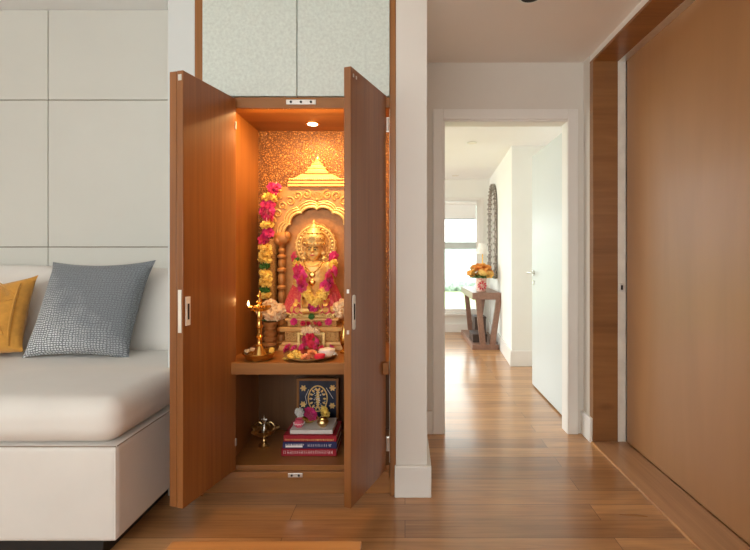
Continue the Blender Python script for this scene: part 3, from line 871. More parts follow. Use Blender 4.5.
for s in (-1, 1):
    # arms: upper arm, forearm, palm and five curled fingers resting on the knee
    sh_, el, wr = Vector((ix + s * .076, ID, zsh - .014)), Vector((ix + s * .098, ID + .004, PT + .095)), Vector((ix + s * .078, ID - .060, PT + .066))
    tube(bm, [sh_, (sh_ + el) / 2 + Vector((s * .004, 0, 0)), el], [.022, .020, .016], 14); ball(bm, sh_, .023, 14, 10); ball(bm, el, .0165, 12, 8)
    tube(bm, [el, (el + wr) / 2, wr], [.016, .014, .011], 12)
    ball(bm, wr + Vector((0, -.014, -.006)), (.014, .018, .008), 12, 8)
    for k in range(4):
        fx = (k - 1.5) * .0066; L = (.020, .025, .027, .022)[k]
        p0 = wr + Vector((fx, -.026, -.007)); tube(bm, [p0, p0 + Vector((0, -L * .6, -.003)), p0 + Vector((0, -L, -.013))], [.0036, .0034, .0028], 8)
    p0 = wr + Vector((-s * .012, -.010, -.004)); tube(bm, [p0, p0 + Vector((-s * .008, -.010, -.003)), p0 + Vector((-s * .009, -.020, -.008))], [.0042, .0038, .003], 8)
body = link('body', bm, 'gold', idol, remesh=.0032)
def face_scaled_(b): bmesh.ops.transform(b, matrix=Matrix.Translation(H0) @ Matrix.Diagonal((hs, 1.06, hs, 1)) @ Matrix.Translation(-H0), verts=b.verts); return b
# face marks
bm = B()
for s in (-1, 1):
    ball(bm, (ix + s * .0155, ID - .0415, zh + .004), (.0085, .004, .0040), 12, 8)
link('eyes', face_scaled_(bm), 'gold_pale', body)
bm = B()
for s in (-1, 1):
    ball(bm, (ix + s * .0150, ID - .0450, zh + .0035), (.0030, .0020, .0032), 8, 6)
    tube(bm, [(ix + s * .006, ID - .0435, zh + .012), (ix + s * .015, ID - .0440, zh + .0165), (ix + s * .026, ID - .0375, zh + .011)], [.0014, .0018, .001], 6)
    tube(bm, [(ix + s * .006, ID - .0440, zh + .0045), (ix + s * .015, ID - .0450, zh + .0085), (ix + s * .025, ID - .0390, zh + .004)], .0011, 6)
link('brows', face_scaled_(bm), 'black', body, label='dark painted brows and pupils')
bm = B(); tube(bm, [(ix - .011, ID - .0400, zh - .0215), (ix, ID - .0440, zh - .0225), (ix + .011, ID - .0400, zh - .0215)], [.0015, .0036, .0015], 8)
link('lips', face_scaled_(bm), 'red', body, label='red lips')
# crown
zc = zh + .026
bm = B(); lathe(bm, (ix, ID - .004, zc), [(q * 1.1, h_) for q, h_ in [(.046, 0), (.051, .006), (.051, .014), (.046, .018), (.050, .034), (.047, .050), (.038, .062), (.041, .066), (.034, .072), (.029, .086), (.020, .096), (.021, .100), (.013, .108), (.007, .118), (.009, .124), (.003, .132), (0, .142)]], 28, (1, .95), 14, .02)
cr = link('crown', bm, 'gold_pale', idol)
bm = B()
for r_, z_, n_ in ((.057, .010, 18), (.056, .036, 16), (.046, .064, 12)):
    for k in range(n_):
        a_ = 2 * PI * k / n_; ball(bm, (ix + r_ * math.cos(a_), ID - .004 + r_ * .95 * math.sin(a_), zc + z_), .0042, 8, 6)
link('crown_stones', bm, 'brass', cr)
bm = B()
for k in range(5):
    a_ = PI / 2 + (k - 2) * .42; petal(bm, (ix, ID - .056, zc + .012), (math.cos(a_), -.15, math.sin(a_)), (0, -1, 0), .036, .018, .1)
link('crown_crest', bm, 'gold_pale', cr)
# halo behind the head
hz = zi(245)
bm = B(); hr = .108
outl = [(ix + hr * (1 + .07 * abs(math.sin(9 * t)) + .10 * max(0, math.sin(t)) ** 8) * math.cos(t), hz + hr * (1 + .07 * abs(math.sin(9 * t)) + .10 * max(0, math.sin(t)) ** 8) * math.sin(t)) for t in [2 * PI * k / 108 for k in range(108)]]
plate_xz(bm, outl, ID + .042, ID + .050); hal = link('halo', bm, 'carved', idol)
bm = B()
for rr, th in ((.104, .005), (.080, .004)): tube(bm, [(ix + rr * math.cos(2 * PI * k / 48), ID + .040, hz + rr * math.sin(2 * PI * k / 48)) for k in range(48)], th, 8, True)
for k in range(28):
    t = 2 * PI * k / 28; ball(bm, (ix + .092 * math.cos(t), ID + .039, hz + .092 * math.sin(t)), (.0075, .005, .0065), 8, 6)
link('halo_rim', bm, 'gold_pale', hal)
# earrings, necklaces, arm bands
bm = B()
for s in (-1, 1):
    ball(bm, (ix + s * .050, ID - .006, zh - .016), (.010, .010, .012), 12, 8); lathe(bm, (ix + s * .053, ID - .006, zh - .052), [(.002, 0), (.012, .004), (.013, .010), (.008, .018), (.003, .024)], 14)
link('earring', bm, 'gold_pale', idol) if False else bm.free()
for s in (-1, 1):
    bm = B(); ball(bm, (ix + s * .050, ID - .006, zh - .016), (.010, .010, .012), 12, 8); lathe(bm, (ix + s * .053, ID - .006, zh - .052), [(.002, 0), (.012, .004), (.013, .010), (.008, .018), (.003, .024)], 14)
    link('earring', bm, 'gold_pale', idol)
for w_, dz, m_ in ((.040, .022, 'gold_pale'), (.052, .055, 'brass'), (.058, .085, 'gold_pale')):
    bm = B(); pts = []
    for k in range(21):
        t = k / 20 * 2 - 1; yy = ID - .043 - .006 * (1 - t * t) if abs(t) < .7 else ID - .043 + .03 * (abs(t) - .7) / .3
        pts.append((ix + w_ * t, yy, zsh + .006 - dz * (1 - t * t)))
    for q in pts: ball(bm, q, .0042, 8, 6)
    tube(bm, pts, .0022, 6)
    link('necklace', bm, m_, idol)
bm = B(); ball(bm, (ix, ID - .050, zsh - .062), (.017, .007, .019), 16, 10); ball(bm, (ix, ID - .054, zsh - .10), (.018, .008, .016), 16, 10)
link('pendant', bm, 'brass', idol)
for s in (-1, 1):
    bm = B(); p = Vector((ix + s * .086, ID, (zsh + PT + .08) / 2)); tube(bm, [p + Vector((.022 * math.cos(2 * PI * k / 20), .022 * math.sin(2 * PI * k / 20), .004 * math.cos(2 * PI * k / 20))) for k in range(20)], .004, 8, True)
    link('arm_band', bm, 'gold_pale', idol)
# brocade dress: a fan of cloth at either side, from the elbows down over the knees
for s_ in (-1, 1):
    bm = B(); rows = []; hem = []
    for i in range(13):
        v = i / 12; z = PT + .142 - .140 * v; w_ = .112 + .056 * v ** .9; row = []
        for k in range(25):
            u = k / 24; t = math.radians(-28 + (92 + 10 * v) * u); fold = 1 + (.012 + .045 * v) * math.cos(26 * t)
            row.append(bm.verts.new((ix + s_ * math.cos(t) * w_ * fold, ID + .006 - math.sin(t) * (.068 + .022 * v) * fold, z + .016 * (1 - v) * math.cos(t * 2) + .006 * math.cos(26 * t) * v)))
        rows.append(row)
    for i in range(12):
        for k in range(24): bm.faces.new((rows[i][k], rows[i][k + 1], rows[i + 1][k + 1], rows[i + 1][k]))
    hem = [v.co.copy() for v in rows[-1]] + [r[-1].co.copy() for r in rows[-2::-1]] + [v.co.copy() for v in rows[0][-2::-1]]
    dr = link('dress_side', bm, 'dress', idol, label='red and gold brocade cloth fanned over the knee')
    so = dr.modifiers.new('solid', 'SOLIDIFY'); so.thickness = .004
    bm = B(); tube(bm, hem, .0036, 6); link('gold_hem', bm, 'gold_pale', dr)

# ------------------------------------------------------------------ garlands
PROTO = {}
def blossom_mesh(kind, m):
    key = (kind, m)
    if key not in PROTO:
        rnd = random.Random(len(PROTO) + 5); b = B()
        if kind == 'rose': rose(b, (0, 0, 0), 1, rnd)
        elif kind == 'disc': marigold(b, (0, 0, 0), 1, rnd, (1, 1, .55), 60)
        else: marigold(b, (0, 0, 0), 1, rnd, (1, 1, .85), 80)
        me = bpy.data.meshes.new(f'{kind}_petals'); b.to_mesh(me); b.free(); me.materials.append(M[m])
        me.shade_smooth(); PROTO[key] = me
    return PROTO[key]

def blossom(name, kind, m, p, r, parent=None, rot=(0, 0, 0), sq=1.0):
    o = bpy.data.objects.new(name, blossom_mesh(kind, m)); COL.objects.link(o)
    if parent: o.parent = parent; o.location = Vector(p) - world_of(parent)
    else: o.location = p
    o.rotation_euler = rot; o.scale = (r, r, r * sq)
    ORIGIN[o.name] = Vector(p)
    return o

ga = thing('flower_garland', 'long pink, yellow and green flower garland hanging beside the shrine column', 'garland', P(264, 300, 2.44))
GD = 2.44
seq = [(187.5, 274, 'rose', 'pink', 6), (191, 271.5, 'rose', 'pink', 5.5), (197.5, 269.5, 'disc', 'yellow', 7.5), (205, 268.5, 'rose', 'pink', 6.5), (211, 267, 'rose', 'pink', 6.5), (217, 266.5, 'rose', 'pink', 6.5),
       (225, 267, 'disc', 'yellow', 7), (233, 266, 'rose', 'pink', 6.5), (240, 265, 'rose', 'pink', 6.8), (247.5, 265, 'disc', 'yellow', 7), (254, 265.5, 'disc', 'yellow', 7), (259.5, 265, 'disc', 'yellow', 7),
       (266, 264.8, 'disc', 'leaf', 5.6), (273.5, 265.5, 'disc', 'yellow', 6.8), (279.5, 266, 'disc', 'yellow', 6.8), (283.5, 265.5, 'disc', 'yellow', 6.4), (289.5, 265, 'disc', 'leaf', 5.6), (295, 265.5, 'disc', 'yellow', 6)]
bm = B(); tube(bm, [P(x, y, GD) for y, x, *_ in [(182, 277)] + [(s[0], s[1]) for s in seq]], .002, 6); link('cord', bm, 'cream', ga)
for y, x, kind, m, r in seq:
    p = P(x, y, GD)
    for s in (-1, 1) if kind == 'rose' else (0,):
        blossom('blossom', kind, m, p + Vector((s * r * .42 * GD / F, 0, 0)), r * (.8 if s else 1) * GD / F, ga, (random.uniform(.9, 1.6) if kind == 'rose' else random.uniform(-.2, .2), random.uniform(-.3, .3), random.random() * 6), 1)

gi = thing('flower_garland', 'pink and yellow flower garland in a V across the idol', 'garland', (ix, ID - .08, PT + .02))
def gpt(px, py, d): return P(px, py, d)
for s in (-1, 1):
    cxp = 315.0
    for dx, y, kind, m, r, d in ((19.5, 257, 'rose', 'pink', 4.6, 2.385), (18, 261, 'disc', 'leaf', 3.4, 2.38), (18.5, 265, 'disc', 'yellow', 5.2, 2.375), (17.5, 271, 'rose', 'pink', 5.6, 2.355), (15.5, 276, 'rose', 'pink', 5.8, 2.345),
                              (13, 281.5, 'rose', 'pink', 5.8, 2.335), (11, 286.5, 'rose', 'pink', 5.2, 2.33), (9, 291.5, 'disc', 'yellow', 5.0, 2.325), (6.5, 296, 'disc', 'yellow', 5.0, 2.32), (3.5, 299.5, 'disc', 'yellow', 4.6, 2.318)):
        if s > 0 and m == 'leaf': continue
        blossom('blossom', kind, m, P(cxp + s * dx, y, d), 1.22 * r * d / F, gi, (1.35, random.uniform(-.3, .3), random.random() * 6))
blossom('blossom', 'disc', 'yellow', P(315, 303, 2.318), 4.6 * 2.318 / F, gi, (1.4, 0, 0))
for dx in (-5, 0, 5): blossom('blossom', 'rose', 'pink', P(314 + dx, 308, 2.325), 4.2 * 2.325 / F, gi, (1.3, 0, dx))
bm = B()
for s in (-1, 1): tube(bm, [P(315 + s * x, y, d + .012) for x, y, d in ((19, 256, 2.39), (18, 268, 2.36), (13, 281, 2.335), (7, 295, 2.325), (0, 304, 2.32))], .0016, 6)
link('cord', bm, 'cream', gi)

# ------------------------------------------------------------------ flowers on the pedestal
def loose(name, label, cat, kind, m, px, py, d, r, rot=(1.2, 0, 0), group=None, sq=1):
    o = blossom(name, kind, m, P(px, py, d), r * d / F, None, rot, sq); props(o, label, cat, group); return o
loose('rose', 'small magenta blossom on the pedestal step nearest the flower pots', 'flower', 'rose', 'pink', 294, 322, 2.352, 3.6)
loose('rose', 'small magenta blossom on the pedestal step under the idol, beside the cabinet door', 'flower', 'rose', 'pink', 328.5, 322, 2.352, 3.6)
for k, dx in enumerate((-8, -3, 3, 8)):
    loose('rose', 'tiny red blossom in the row under the idol garland tip', 'flower', 'rose', 'red', 311 + dx, 323.5 + .6 * (k % 2), 2.345, 2.7, (1.2, 0, k), 'red blossoms under the garland tip')
loose('marigold', 'small green and cream posy at the tip of the idol garland', 'flower', 'disc', 'leaf', 311.5, 316.5, 2.348, 3.2)
for k, (px, py, r) in enumerate(((305, 330.5, 4.4), (311, 329.5, 5), (317, 330.5, 4.4))):
    loose('marigold', 'pale cream marigold on the pedestal ledge above the red roses', 'flower', 'disc', 'cream', px, py, 2.33, r, (1.1, 0, k), 'cream marigolds on the pedestal ledge')
for k, (px, py, r) in enumerate(((310, 337, 4.6), (304, 341, 4.8), (315.5, 341.5, 4.8), (310, 345, 4.8), (303, 348, 4.6), (317, 347.5, 4.8), (322, 349.5, 3.8))):
    loose('rose', 'crimson rose heaped before the pedestal panel', 'flower', 'rose', 'red' if k % 3 == 0 else 'pink', px, py, 2.318 - .004 * k, r, (1.2, random.uniform(-.3, .3), k), 'crimson roses heaped before the pedestal')
for px, py, r, wh in ((288, 350, 5.2, 'flower'), (294.5, 350.5, 4.4, 'flower')):
    loose('rose', 'pink rose lying at the foot of the pedestal beside the oil lamp', 'flower', 'rose', 'pink', px, py - 1, 2.318, r, (.9, 0, px), 'pink roses at the pedestal foot')
loose('rose', 'pink rose lying at the pedestal foot beside the white cup', 'flower', 'rose', 'pink', 331, 348.5, 2.32, 4.4, (1, 0, 2))

# pots with cream flower heads beside the pedestal
def flower_pot(x, y, label, group_label, r=.036, hz=.148, spread=1.0):
    t = thing('brass_pot', label, 'pot', (x, y, SH))
    prof = [(.026, 0), (.030, .006), (.024, .014), (.036, .024), (.036, .034), (.027, .042), (.035, .052), (.035, .062), (.026, .070), (.033, .080), (.033, .090), (.024, .098), (.030, .112), (.028, .118), (.034, .134), (.036, .146), (.033, .148)]
    b = B(); lathe(b, (x, y, SH), [(q * r / .036, h) for q, h in prof], 28, flute=12, fd=.015); link('body', b, 'shrine_dark', t)
    b = B()
    for k in range(7):
        a_ = 2 * PI * k / 7; leafblade(b, (x, y, SH + hz), (math.cos(a_), math.sin(a_) * .8, .30), (0, 0, 1), .050, .034)
    link('leaves', b, 'leaf', t, label='green leaves round the pot mouth')
    return t
PX, PY = P(270.5, 0, 2.39).x, 2.385
flower_pot(PX, PY, 'ribbed brass pot holding cream flowers, behind the oil lamp', '')
for k, (dx, dz, dy, r) in enumerate(((0, .236, -.02, .036), (-.046, .204, -.018, .032), (.048, .212, -.022, .036), (.005, .190, -.045, .036), (.034, .180, -.030, .030), (-.026, .230, .0, .030), (.056, .186, .002, .028))):
    o = blossom('chrysanthemum', 'ball', 'cream', (PX + .008 + dx, PY + dy, SH + dz), r, None, (1, 0, k)); props(o, 'fluffy cream chrysanthemum in the brass pot behind the oil lamp', 'flower', 'cream flowers behind the oil lamp')
QX, QY = P(352, 0, 2.40).x, 2.30
for k, (px, py, d, r) in enumerate(((338, 307, 2.30, 5.6), (343, 304, 2.31, 6), (340, 313, 2.295, 5.6), (346, 310, 2.30, 6))):
    o = blossom('chrysanthemum', 'ball', 'cream', P(px, py, d), r * d / F, None, (1, 0, k)); props(o, 'fluffy cream chrysanthemum beside the idol, partly behind the cabinet door', 'flower', 'cream flowers behind the cabinet door')
qp = P(345, 320, 2.305)
t = thing('flower_vase', 'slim brass vase of cream flowers behind the open cabinet door', 'vase', (qp.x, 2.305, SH))
b = B(); lathe(b, (qp.x, 2.305, SH), [(.026, 0), (.028, .008), (.012, .02), (.024, .05), (.028, .08), (.016, .12), (.014, .15), (.022, .165)], 24); link('body', b, 'brass', t)

# standing oil lamp
LX, LY = P(259.5, 0, 2.165).x, 2.165
ol = thing('oil_lamp', 'tall brass oil lamp with a lit wick standing on the cabinet shelf', 'oil lamp', (LX, LY, SH))
b = B(); lathe(b, (LX, LY, SH), [(.050, 0), (.062, .004), (.066, .016), (.074, .026), (.078, .030), (.078, .034), (.070, .032), (.060, .024), (.036, .022), (.030, .030), (.022, .046), (.016, .058), (.012, .064)], 40); link('base_tray', b, 'brass', ol)
b = B(); lathe(b, (LX, LY, SH + .062), [(.012, 0), (.017, .008), (.011, .018), (.013, .04), (.019, .048), (.011, .056), (.012, .085), (.018, .094), (.012, .102), (.010, .13), (.015, .140), (.011, .150), (.010, .180)], 24); link('stem', b, 'brass', ol)
zd = SH + .240
b = B(); lathe(b, (LX, LY, zd - .012), [(.010, 0), (.032, .004), (.046, .014), (.050, .024), (.046, .024), (.034, .014), (.012, .012)], 32)
for k in range(5):
    a_ = PI + 2 * PI * k / 5
    tube(b, [(LX + .036 * math.cos(a_), LY + .036 * math.sin(a_), zd + .004), (LX + .056 * math.cos(a_), LY + .056 * math.sin(a_), zd + .010)], [.013, .006], 10)
dish = link('oil_dish', b, 'brass', ol)
b = B(); lathe(b, (LX, LY, zd), [(.008, 0), (.012, .014), (.007, .024), (.013, .036), (.009, .048), (.004, .056), (.009, .068), (.006, .078), (0, .096)], 20); link('finial', b, 'brass', ol)
fl = (LX - .052, LY - .004, zd + .013)
b = B(); lathe(b, fl, [(0, 0), (.0045, .006), (.0055, .011), (.003, .020), (0, .030)], 12); link('flame', b, 'flame', dish, label='small lit flame')
for k, (dx, dy) in enumerate(((-.058, -.004), (.060, -.008), (-.045, .030), (.05, .032))):
    o = blossom('marigold', 'disc', 'yellow' if k % 2 else 'cream', (LX + dx, LY + dy, SH + .040), .013, None, (0, 0, k)); props(o, 'small pale marigold on the base tray of the brass oil lamp', 'flower', 'marigolds on the oil lamp tray')

# offering plate
TX, TY, TR = P(311.5, 0, 2.215).x, 2.195, .128
th = link('offering_plate', (lambda b: lathe(b, (TX, TY, SH), [(.085, 0), (.095, .002), (.118, .010), (TR, .016), (TR, .019), (.116, .013), (.094, .006), (0, .005)], 48))(B()), 'old_brass', origin=(TX, TY, SH))
props(th, 'round brass offering plate with flowers and cups on the shelf edge', 'plate')
for k, (px, py, r) in enumerate(((287, 358.5, 4.6), (292, 355.5, 5.0), (297, 352.5, 5.0), (294, 359, 4.6), (300, 356, 4.4), (289.5, 361, 3.6))):
    o = blossom('marigold', 'disc', 'yellow', P(px, py + 1.2, 2.165), r * 2.165 / F, None, (.5, 0, k)); props(o, 'bright yellow marigold on the brass offering plate', 'flower', 'yellow marigolds on the offering plate')
for k, (px, py, r) in enumerate(((306, 357.5, 5.2), (312, 353.5, 5.2), (309, 361, 4.4), (315, 358.5, 4.6))):
    o = blossom('rose', 'rose', 'peach', P(px, py + .6, 2.15), r * 2.15 / F, None, (.4, 0, k)); props(o, 'peach rose at the middle of the offering plate', 'flower', 'peach roses on the offering plate')
def cup(name, label, px, py, d, r, h, m, fill, fm, fl_label=None):
    p = P(px, py, d); p.z = SH + .006
    t = thing(name, label, 'cup', p)
    b = B(); lathe(b, p, [(r * .6, 0), (r * .9, h * .35), (r, h), (r * .92, h), (r * .8, h * .4), (0, h * .3)], 28); link('body', b, m, t)
    b = B(); ball(b, (p.x, p.y, p.z + h * .82), (r * .86, r * .86, h * .35), 18, 8); link('filling', b, fm, t, label=fl_label)
    return t
cup('offering_cup', 'small red cup on the offering plate', 319.5, 361, 2.135, .027, .022, 'red', 1, 'red')
cup('offering_cup', 'white cup of pale flowers on the offering plate beside the cabinet door', 327, 358, 2.20, .040, .034, 'rice', 1, 'white_petal')
for k, (px, py) in enumerate(((322, 352.5), (329, 352), (334, 354.5))):
    o = blossom('rose', 'rose', 'pink' if k == 1 else 'white_petal', P(px, py, 2.19), 3.6 * 2.19 / F, None, (.5, 0, k)); props(o, ('pink rose on the white cup at the offering plate' if k == 1 else 'white rose heaped on the cup at the offering plate'), 'flower', None if k == 1 else 'white roses on the cup')

# ------------------------------------------------------------------ lower compartment
def book(x0, x1, y0, y1, z0, z1, rz, cover, label, group=None, page='pages'):
    c = Vector(((x0 + x1) / 2, (y0 + y1) / 2, z0)); t = thing('book', label, 'book', c, group); t.rotation_euler = (0, 0, rz)
    tk = .004
    b = B(); box(b, x0, x1, y0, y1, z0, z0 + tk); box(b, x0, x1, y0, y1, z1 - tk, z1); box(b, x0, x1, y0, y0 + tk, z0, z1)
    link('cover', b, cover, t, bevel=.0015)
    link('pages', boxm(x0 + .004, x1 - .004, y0 + tk, y1 - .004, z0 + tk, z1 - tk), page, t)
    return t, c
def spine_marks(t, x0, x1, y0, z0, z1, m, seed, name='spine_print', gap=.0085):
    """rows of worn strokes: the print on these spines cannot be read"""
    r = random.Random(seed); b = B(); x = x0; h = (z1 - z0)
    while x < x1:
        w = r.uniform(.003, .0055); k = r.choice((0, 1, 2, 3))
        zc = (z0 + z1) / 2
        if k in (0, 1, 2): box(b, x, x + .0016, y0 - .0008, y0 + .0004, z0, z1)
        if k in (1, 3): box(b, x, x + w, y0 - .0008, y0 + .0004, z1 - .0018, z1)
        if k in (2, 3): box(b, x, x + w, y0 - .0008, y0 + .0004, zc - .001, zc + .001)
        if k == 3: box(b, x + w - .0016, x + w, y0 - .0008, y0 + .0004, z0, zc)
        x += gap * r.uniform(.75, 1.2)
    link(name, b, m, t)
bx0, bx1 = P(281.5, 0, 2.24).x, P(336.5, 0, 2.24).x
t, c = book(bx0, bx1, 2.235, 2.42, ZB, ZB + .040, 0, 'book_red', 'thick red book with white spine print, bottom of the stack')
spine_marks(t, bx0 + .012, bx1 - .012, 2.235, ZB + .012, ZB + .028, 'ink_white', 3)
z = ZB + .040
bx2, bx3 = P(283, 0, 2.235).x, P(337, 0, 2.235).x
t, c = book(bx2, bx3, 2.230, 2.415, z, z + .035, 0, 'book_blue', 'navy blue book with white lettering, second from the bottom')
b = B(); box(b, bx2 + .014, bx2 + .098, 2.229, 2.2305, z + .007, z + .016); link('spine_band', b, 'ink_white', t)
spine_marks(t, bx2 + .014, bx2 + .10, 2.230, z + .016, z + .024, 'ink_white', 5, gap=.006)
spine_marks(t, bx2 + .125, bx3 - .03, 2.230, z + .010, z + .022, 'ink_white', 9, gap=.010)
z += .035
t, c = book(bx2 + .004, bx3 - .002, 2.228, 2.42, z, z + .034, 0, 'book_red', 'red book with a worn gold spine band, third in the stack')
spine_marks(t, bx2 + .012, bx3 - .012, 2.228, z + .005, z + .014, 'ink_gold', 7, gap=.0065)
z += .034
wx_0, wx_1 = P(290, 0, 2.235).x, P(332.5, 0, 2.235).x
t, c = book(wx_0, wx_1, 2.236, 2.40, z, z + .024, 0, 'book_white', 'grey-white book on top of the book stack')
BT = z + .024

fp = thing('framed_picture', 'small wooden framed picture with gold ornament on dark blue', 'picture', (P(317.5, 0, 2.47).x, 2.49, ZB))
fx0, fx1, fz1 = P(296.5, 0, 2.47).x, P(338.5, 0, 2.47).x, EYE + (HY - 378.5) / F * 2.47
b = B(); fw = .014; yb = 2.47
box(b, fx0, fx0 + fw, yb, yb + .018, ZB, fz1); box(b, fx1 - fw, fx1, yb, yb + .018, ZB, fz1); box(b, fx0 + fw, fx1 - fw, yb, yb + .018, fz1 - fw, fz1); box(b, fx0 + fw, fx1 - fw, yb, yb + .018, ZB, ZB + fw)
link('frame', b, 'old_brass' if False else 'cab', fp, bevel=.002)
link('print', boxm(fx0 + fw, fx1 - fw, yb + .008, yb + .016, ZB + fw, fz1 - fw), 'picture_blue', fp)
b = B(); pcx = (fx0 + fx1) / 2; pcz = EYE + (HY - 399) / F * 2.47
tube(b, [(pcx + .052 * math.cos(t_), yb + .007, pcz + .07 * math.sin(t_)) for t_ in [2 * PI * k / 32 for k in range(32)]], .0035, 6, True)
for k in range(14):
    t_ = 2 * PI * k / 14; petal(b, (pcx + .030 * math.cos(t_), yb + .007, pcz + .045 * math.sin(t_)), (math.cos(t_), -.05, math.sin(t_)), (0, -1, 0), .018, .012, .1, 2)
for k in range(8):
    ball(b, (pcx, yb + .007, pcz - .045 + k * .013), (.012 - .001 * abs(k - 3), .003, .007), 8, 6)
for dx, dz in ((-.078, .058), (.082, .060), (.080, -.038), (-.080, -.03)):
    for k in range(6):
        t_ = 2 * PI * k / 6; petal(b, (pcx + dx, yb + .007, pcz + dz), (math.cos(t_), -.1, math.sin(t_)), (0, -1, 0), .018, .013, .1, 2)
link('gold_ornament', b, 'ink_gold', fp, label='gold floral ornament on the print')
b = B()
for k in range(40):
    t_ = random.random() * 6.28; r_ = random.uniform(.0, .045); ball(b, (pcx + r_ * math.cos(t_), yb + .006, pcz + 1.3 * r_ * math.sin(t_)), (.003, .002, .003), 6, 4)
tube(b, [(pcx + .046, yb + .007, pcz + .06), (pcx + .066, yb + .007, pcz + .03), (pcx + .085, yb + .007, pcz + .0)], .0014, 5); tube(b, [(pcx - .05, yb + .007, pcz + .05), (pcx - .068, yb + .007, pcz + .01), (pcx - .06, yb + .007, pcz - .03)], .0014, 5)
link('white_ornament', b, 'ink_white', fp)

# things on the book stack
px_ = P(309.5, 0, 2.335)
b = B(); lathe(b, (px_.x, 2.335, BT), [(.018, 0), (.022, .003), (.036, .010), (.046, .020), (.043, .020), (.032, .010), (0, .007)], 32)
o = link('brass_dish', b, 'brass', origin=(px_.x, 2.335, BT)); props(o, 'shallow brass dish holding a pink rose on the books', 'dish')
o = blossom('rose', 'rose', 'pink', (px_.x + .002, 2.325, BT + .040), .038, None, (.8, 0, 1)); props(o, 'big magenta rose in the brass dish on the books', 'flower')
o = blossom('chrysanthemum', 'ball', 'white_petal', P(299.5, 414, 2.38), .027, None, (1, 0, 2)); o.location.z = BT + .034; props(o, 'white chrysanthemum on the books before the framed picture', 'flower')
o = blossom('chrysanthemum', 'disc', 'yellow', P(325, 414.5, 2.38), .034, None, (1.25, 0, 2), 1); o.location.z = BT + .034; props(o, 'yellow chrysanthemum on the books beside the cabinet door', 'flower')
b = B(); ball(b, (P(325, 0, 2.34).x, 2.345, BT + .036), (.010, .006, .010), 12, 8)
e_ = link('flower_centre', b, 'old_brass', o) if False else b.free()
p = P(299, 0, 2.27); t = thing('clay_pot', 'small round pink pot on the grey-white book', 'pot', (p.x, 2.272, BT))
b = B(); lathe(b, (p.x, 2.272, BT), [(.014, 0), (.024, .010), (.026, .020), (.021, .030), (.016, .034), (.019, .040), (.016, .040), (.012, .034)], 28); link('body', b, 'pink_pot', t)
b = B(); tube(b, [(p.x + .0265 * math.cos(2 * PI * k / 28), 2.272 + .0265 * math.sin(2 * PI * k / 28), BT + .020 + .003 * math.cos(k * PI)) for k in range(28)], .0016, 6, True); link('painted_band', b, 'ink_white', t)
p = P(323, 0, 2.28); t = thing('brass_bowl', 'little round brass bowl on the grey-white book', 'bowl', (p.x, 2.276, BT))
b = B(); lathe(b, (p.x, 2.276, BT), [(.014, 0), (.016, .003), (.026, .012), (.030, .024), (.026, .034), (.022, .036), (.024, .042), (.021, .042), (.018, .036)], 28); link('body', b, 'old_brass', t)
b = B(); lathe(b, (p.x, 2.276, BT + .036), [(.021, 0), (.018, .010), (.006, .014), (.004, .018), (0, .022)], 20); link('lid', b, 'brass', t)

# hanging-style brass lamp standing low in the cabinet
UX, UY = -.735, 2.35
ul = thing('brass_diya', 'dark brass five-spout lamp on a short foot inside the lower compartment', 'oil lamp', (UX, UY, ZB))
b = B(); lathe(b, (UX, UY, ZB), [(.026, 0), (.028, .006), (.016, .014), (.010, .024), (.015, .034), (.010, .044), (.012, .056)], 28); link('foot', b, 'old_brass', ul)
b = B(); lathe(b, (UX, UY, ZB + .052), [(.010, 0), (.034, .008), (.052, .024), (.058, .040), (.054, .040), (.040, .022), (0, .016)], 36)
for k in range(5):
    a_ = PI * .9 + 2 * PI * k / 5; tube(b, [(UX + .045 * math.cos(a_), UY + .045 * math.sin(a_), ZB + .086), (UX + .076 * math.cos(a_), UY + .076 * math.sin(a_), ZB + .098)], [.016, .006], 10)
link('bowl', b, 'old_brass', ul)
b = B(); lathe(b, (UX, UY, ZB + .066), [(.014, 0), (.016, .018), (.006, .030), (.004, .060), (.012, .066), (.004, .074), (.003, .090), (0, .10)], 18); tube(b, [(UX - .014, UY, ZB + .142), (UX + .014, UY, ZB + .142)], .003, 8); link('finial', b, 'steel', ul)
b = B()
for s in (-1, 1): tube(b, [(UX + s * .056, UY, ZB + .092)] + [(UX + s * (.058 - .045 * k / 8), UY, ZB + .092 + .036 * math.sin(PI * (k + 1) / 12)) for k in range(9)], .0028, 8)
link('handle', b, 'old_brass', ul)

# ================================================================== LOW STOOL
st = thing('low_stool', 'low orange-brown wooden stool on the floor before the cabinet', 'stool', (-.50, 1.40, 0))
sx0, sx1, sd0, sd1, sz = P(172, 0, 1.62).x, P(362, 0, 1.62).x, 1.20, 1.62, .122
b = boxm(sx0, sx1, sd0, sd1, sz - .028, sz); link('top', b, 'stool', st, bevel=.005, segs=3)
for x in (sx0 + .03, sx1 - .07):
    for y in (sd0 + .03, sd1 - .07):
        b = B(); prism(b, [(x, y), (x + .04, y), (x + .04, y + .04), (x, y + .04)], 0, sz - .028); link('leg', b, 'stool', st, bevel=.003)
link('apron', boxm(sx0 + .03, sx1 - .03, sd1 - .045, sd1 - .03, .05, sz - .028), 'stool', st); link('apron', boxm(sx0 + .03, sx1 - .03, sd0 + .03, sd0 + .045, .05, sz - .028), 'stool', st)

